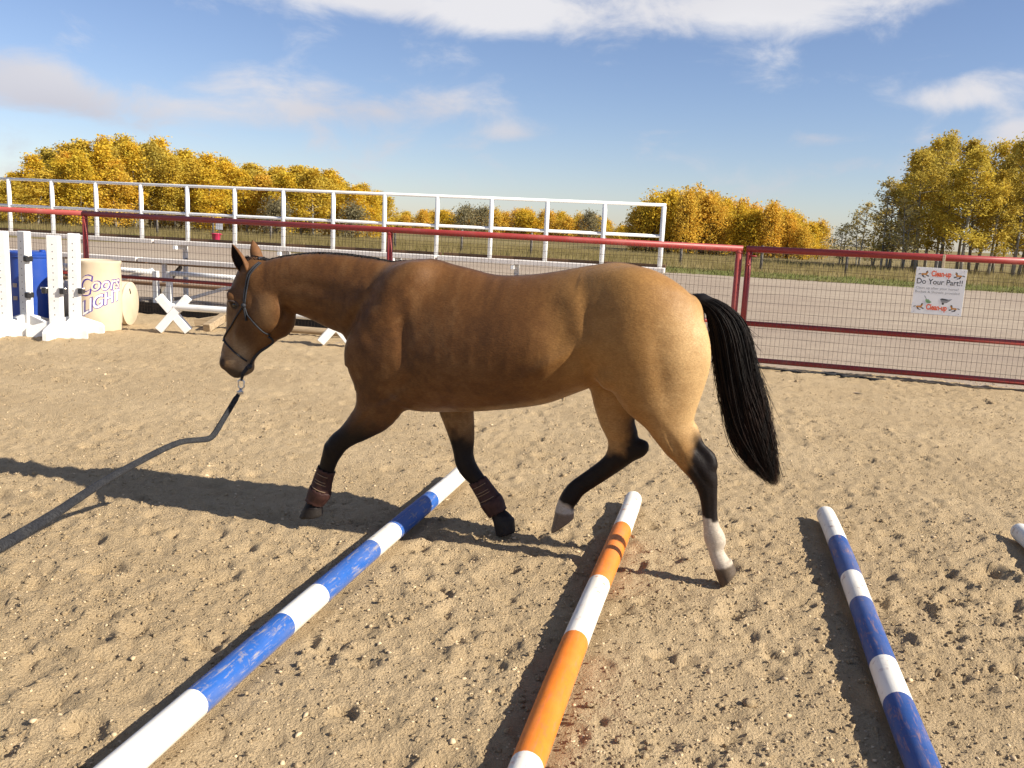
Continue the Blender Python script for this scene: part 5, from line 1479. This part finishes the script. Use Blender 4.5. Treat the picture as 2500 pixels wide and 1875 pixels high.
# ================================================================ striped ground poles
def pole_material(name, bands, wear):
    """bands: list of (start metres from the far end, colour); wear: colour under the paint"""
    t = NT(name)
    sp_ = t.n.new('ShaderNodeSeparateXYZ'); t.l.new(t.tc.outputs['Object'], sp_.inputs[0])
    cr = t.n.new('ShaderNodeValToRGB'); cr.color_ramp.interpolation = 'CONSTANT'
    L = 4.0
    edge = t.math('MULTIPLY', t.math('SUBTRACT', t.noise(14, 3, 0.6), 0.5), 0.012)
    t.l.new(t.math('DIVIDE', t.math('ADD', sp_.outputs[0], edge), L), cr.inputs[0])
    els = cr.color_ramp.elements
    els[0].position = 0.0; els[0].color = (*bands[0][1], 1)
    els[1].position = bands[1][0]/L; els[1].color = (*bands[1][1], 1)
    for s_, c_ in bands[2:]:
        e = els.new(s_/L); e.color = (*c_, 1)
    v1 = t.scaled((1.1, 7.0, 7.0))
    n1 = t.noise(8, 6, 0.70, v1); n2 = t.noise(22, 4, 0.65); n3 = t.noise(2.2, 4, 0.6, v1)
    isw = t.math('GREATER_THAN', t.n.new('ShaderNodeSeparateColor').outputs[0], 2.0)
    sc = t.n.new('ShaderNodeSeparateColor'); t.l.new(cr.outputs[0], sc.inputs[0])
    white = t.math('GREATER_THAN', sc.outputs[1], 0.5)
    cwear = t.math('MAXIMUM', t.rng(n1, 0.52, 0.68, 0, 0.70, True), t.rng(n2, 0.60, 0.70, 0, 0.5))
    wwear = t.math('MULTIPLY', t.rng(n2, 0.58, 0.66, 0, 0.8), t.rng(n3, 0.40, 0.54, 0, 1))
    amount = t.math('ADD', t.math('MULTIPLY', cwear, t.math('SUBTRACT', 1.0, white)), t.math('MULTIPLY', wwear, white))
    c = t.mix(amount, cr.outputs[0], wear)
    c = t.mix(t.math('MULTIPLY', t.rng(n3, 0.42, 0.72, 0, 0.42), t.math('ADD', t.math('MULTIPLY', white, 0.6), 0.4)), c, (0.44, 0.35, 0.23))
    c = t.mix(t.rng(sp_.outputs[2], -0.005, -0.05, 0, 0.65), c, (0.42, 0.33, 0.21))
    c = t.mix(t.math('MULTIPLY', t.rng(n2, 0.3, 0.75, 0, 0.35), t.math('SUBTRACT', 1.0, white)), c, t.mix(1.0, c, (0.5, 0.5, 0.5), 'MULTIPLY'))
    t.bump(t.math('ADD', n1, t.math('MULTIPLY', n2, 0.5)), 0.2, 0.004)
    return t.set(c, t.rng(n1, 0.3, 0.7, 0.5, 0.75), 0.28)
WH = (0.80, 0.76, 0.68); BU = (0.018, 0.098, 0.37); BU2 = (0.026, 0.075, 0.26); OR = (0.76, 0.20, 0.018)
def ground_pole(ends, bands, wear, label, name):
    a, b = Vector((*ends[0], 0.044)), Vector((*ends[1], 0.044))
    d = b-a; L = d.length
    o = thing('ground_pole', label, 'pole', tuple(a), math.atan2(d.y, d.x), 'trotting poles on the sand')
    r = 0.048
    P = []; rr = []
    for q, f in ((0.0, 0.62), (0.010, 0.86), (0.024, 0.97), (0.045, 1.0)): P.append((q, 0, 0)); rr.append(r*f)
    for i in range(1, 26):
        q = 0.045+(L-0.09)*i/25
        P.append((q, 0.005*math.sin(q*2.1+L*7), 0.003*math.sin(q*1.7))); rr.append(r*(1+0.012*math.sin(q*5+L)))
    P += [(L-0.02, 0, 0), (L, 0, 0)]; rr += [r*0.96, r*0.7]
    MB().tube(P, rr, 24).build('shaft', pole_material(name, bands, wear), o, True, 50)
    return o
ground_pole(POLES[0], [(0, WH), (0.592, BU), (1.132, WH), (1.389, BU), (1.908, WH), (2.201, BU), (2.758, WH)], (0.42, 0.35, 0.26), 'blue and white ground pole under the horse fore legs, blue paint scuffed', 'pole_blue_white')
ground_pole(POLES[1], [(0, WH), (0.587, OR), (1.326, WH), (1.863, OR), (2.656, WH)], (0.60, 0.17, 0.07), 'orange and white ground pole between fore and hind legs', 'pole_orange_white')
ground_pole(POLES[2], [(0, WH), (0.504, BU2), (0.998, WH), (1.283, BU2), (1.82, WH), (2.093, BU2), (2.75, WH)], (0.34, 0.19, 0.16), 'dull blue and white ground pole behind the horse, its far end below the tail', 'pole_dull_blue_white')
ground_pole(POLES[3], [(0, WH), (0.50, BU2), (1.0, WH)], (0.40, 0.27, 0.20), 'white pole end just entering the picture beside the right edge', 'pole_white_end')
# ================================================================ lead line
hm = Matrix.Translation(HORSE_AT) @ Matrix.Rotation(math.pi-HORSE_YAW, 4, 'Z') @ Matrix.Diagonal((0.988, 1.0, 0.994, 1.0))
end_w = hm @ HALTER_END
snap = thing('snap_hook', 'shiny swivel snap clipped under the horse chin', 'snap hook', tuple(end_w))
MB().tube([(0.0, 0, 0.008), (0.014, 0.0, -0.004), (0.014, 0.0, -0.032), (0.0, 0, -0.044), (-0.014, 0.0, -0.032), (-0.014, 0, -0.004), (0.0, 0, 0.008)], 0.0045, 8).build('ring', M_STEEL, snap, True)
MB().tube([(0, 0, -0.042), (-0.010, -0.01, -0.072)], 0.008, 10).build('swivel', M_STEEL, snap, True)
MB().box((-0.004, -0.006, -0.06), (0.034, 0.012, 0.016), None, 0.003).build('bar', M_STEEL, snap)
t = NT('lead_webbing')
wv = t.n.new('ShaderNodeTexWave'); wv.bands_direction = 'Z'; wv.inputs['Scale'].default_value = 60; wv.inputs['Distortion'].default_value = 2
t.l.new(t.tc.outputs['Object'], wv.inputs['Vector'])
n_ = t.noise(140, 3, 0.6); n2_ = t.noise(8, 3, 0.6)
t.bump(t.math('ADD', n_, t.math('MULTIPLY', wv.outputs['Fac'], 0.5)), 0.5, 0.003)
M_WEB = t.set(t.mix(t.rng(n_, 0.35, 0.7, 0, 1), (0.012, 0.012, 0.014), t.mix(t.rng(n2_, 0.4, 0.7, 0, 1), (0.036, 0.037, 0.042), (0.065, 0.064, 0.063))), 0.85, 0.2)
e = end_w + Vector((-0.012, -0.012, -0.072))
kink_ = Vector((-1.440, 4.17, 0.432))
LP = [tuple(e), tuple(e.lerp(kink_, 0.3)), tuple(e.lerp(kink_, 0.6)), tuple(e.lerp(kink_, 0.88)), (-1.446, 4.16, 0.432), (-1.475, 4.09, 0.442), (-1.492, 3.92, 0.478), (-1.490, 3.65, 0.498), (-1.450, 3.30, 0.532), (-1.385, 3.0, 0.580), (-1.310, 2.65, 0.628), (-1.235, 2.35, 0.672), (-1.115, 1.88, 0.752), (-0.98, 1.40, 0.86), (-0.85, 0.95, 1.0)]
pl = smooth_line(LP, 90, 3)
m = MB()
P_ = [Vector(p) for p in pl]
vs = []; k = 10
for i, p in enumerate(P_):
    tt_ = (P_[min(i+1, len(P_)-1)]-P_[max(i-1, 0)]).normalized()
    q = i/(len(P_)-1)
    side_ = tt_.cross(Vector((0, 0, 1))).normalized(); up_ = side_.cross(tt_)
    # the flat side turns a little along the line
    tw = 0.9 + 0.35*math.sin(q*7.0) - 0.5*math.exp(-((q-0.20)/0.05)**2)
    a_ = side_*math.cos(tw)+up_*math.sin(tw); b_ = tt_.cross(a_)
    w_ = 0.0142*(0.75 if q < 0.02 else 1.0)
    for j in range(k):
        g_ = 2*math.pi*j/k
        vs.append(p + a_*(math.copysign(abs(math.cos(g_))**0.6, math.cos(g_))*w_) + b_*(math.copysign(abs(math.sin(g_))**0.8, math.sin(g_))*0.0075))
fs = [(i*k+j, i*k+(j+1) % k, (i+1)*k+(j+1) % k, (i+1)*k+j) for i in range(len(P_)-1) for j in range(k)]
fs += [tuple(reversed(range(k))), tuple(range((len(P_)-1)*k, len(P_)*k))]
m.add(vs, fs)
tag(m.build('lead_line', M_WEB, None, True), 'dark grey webbing lunge line hanging from the horse chin to the left', 'lead line')
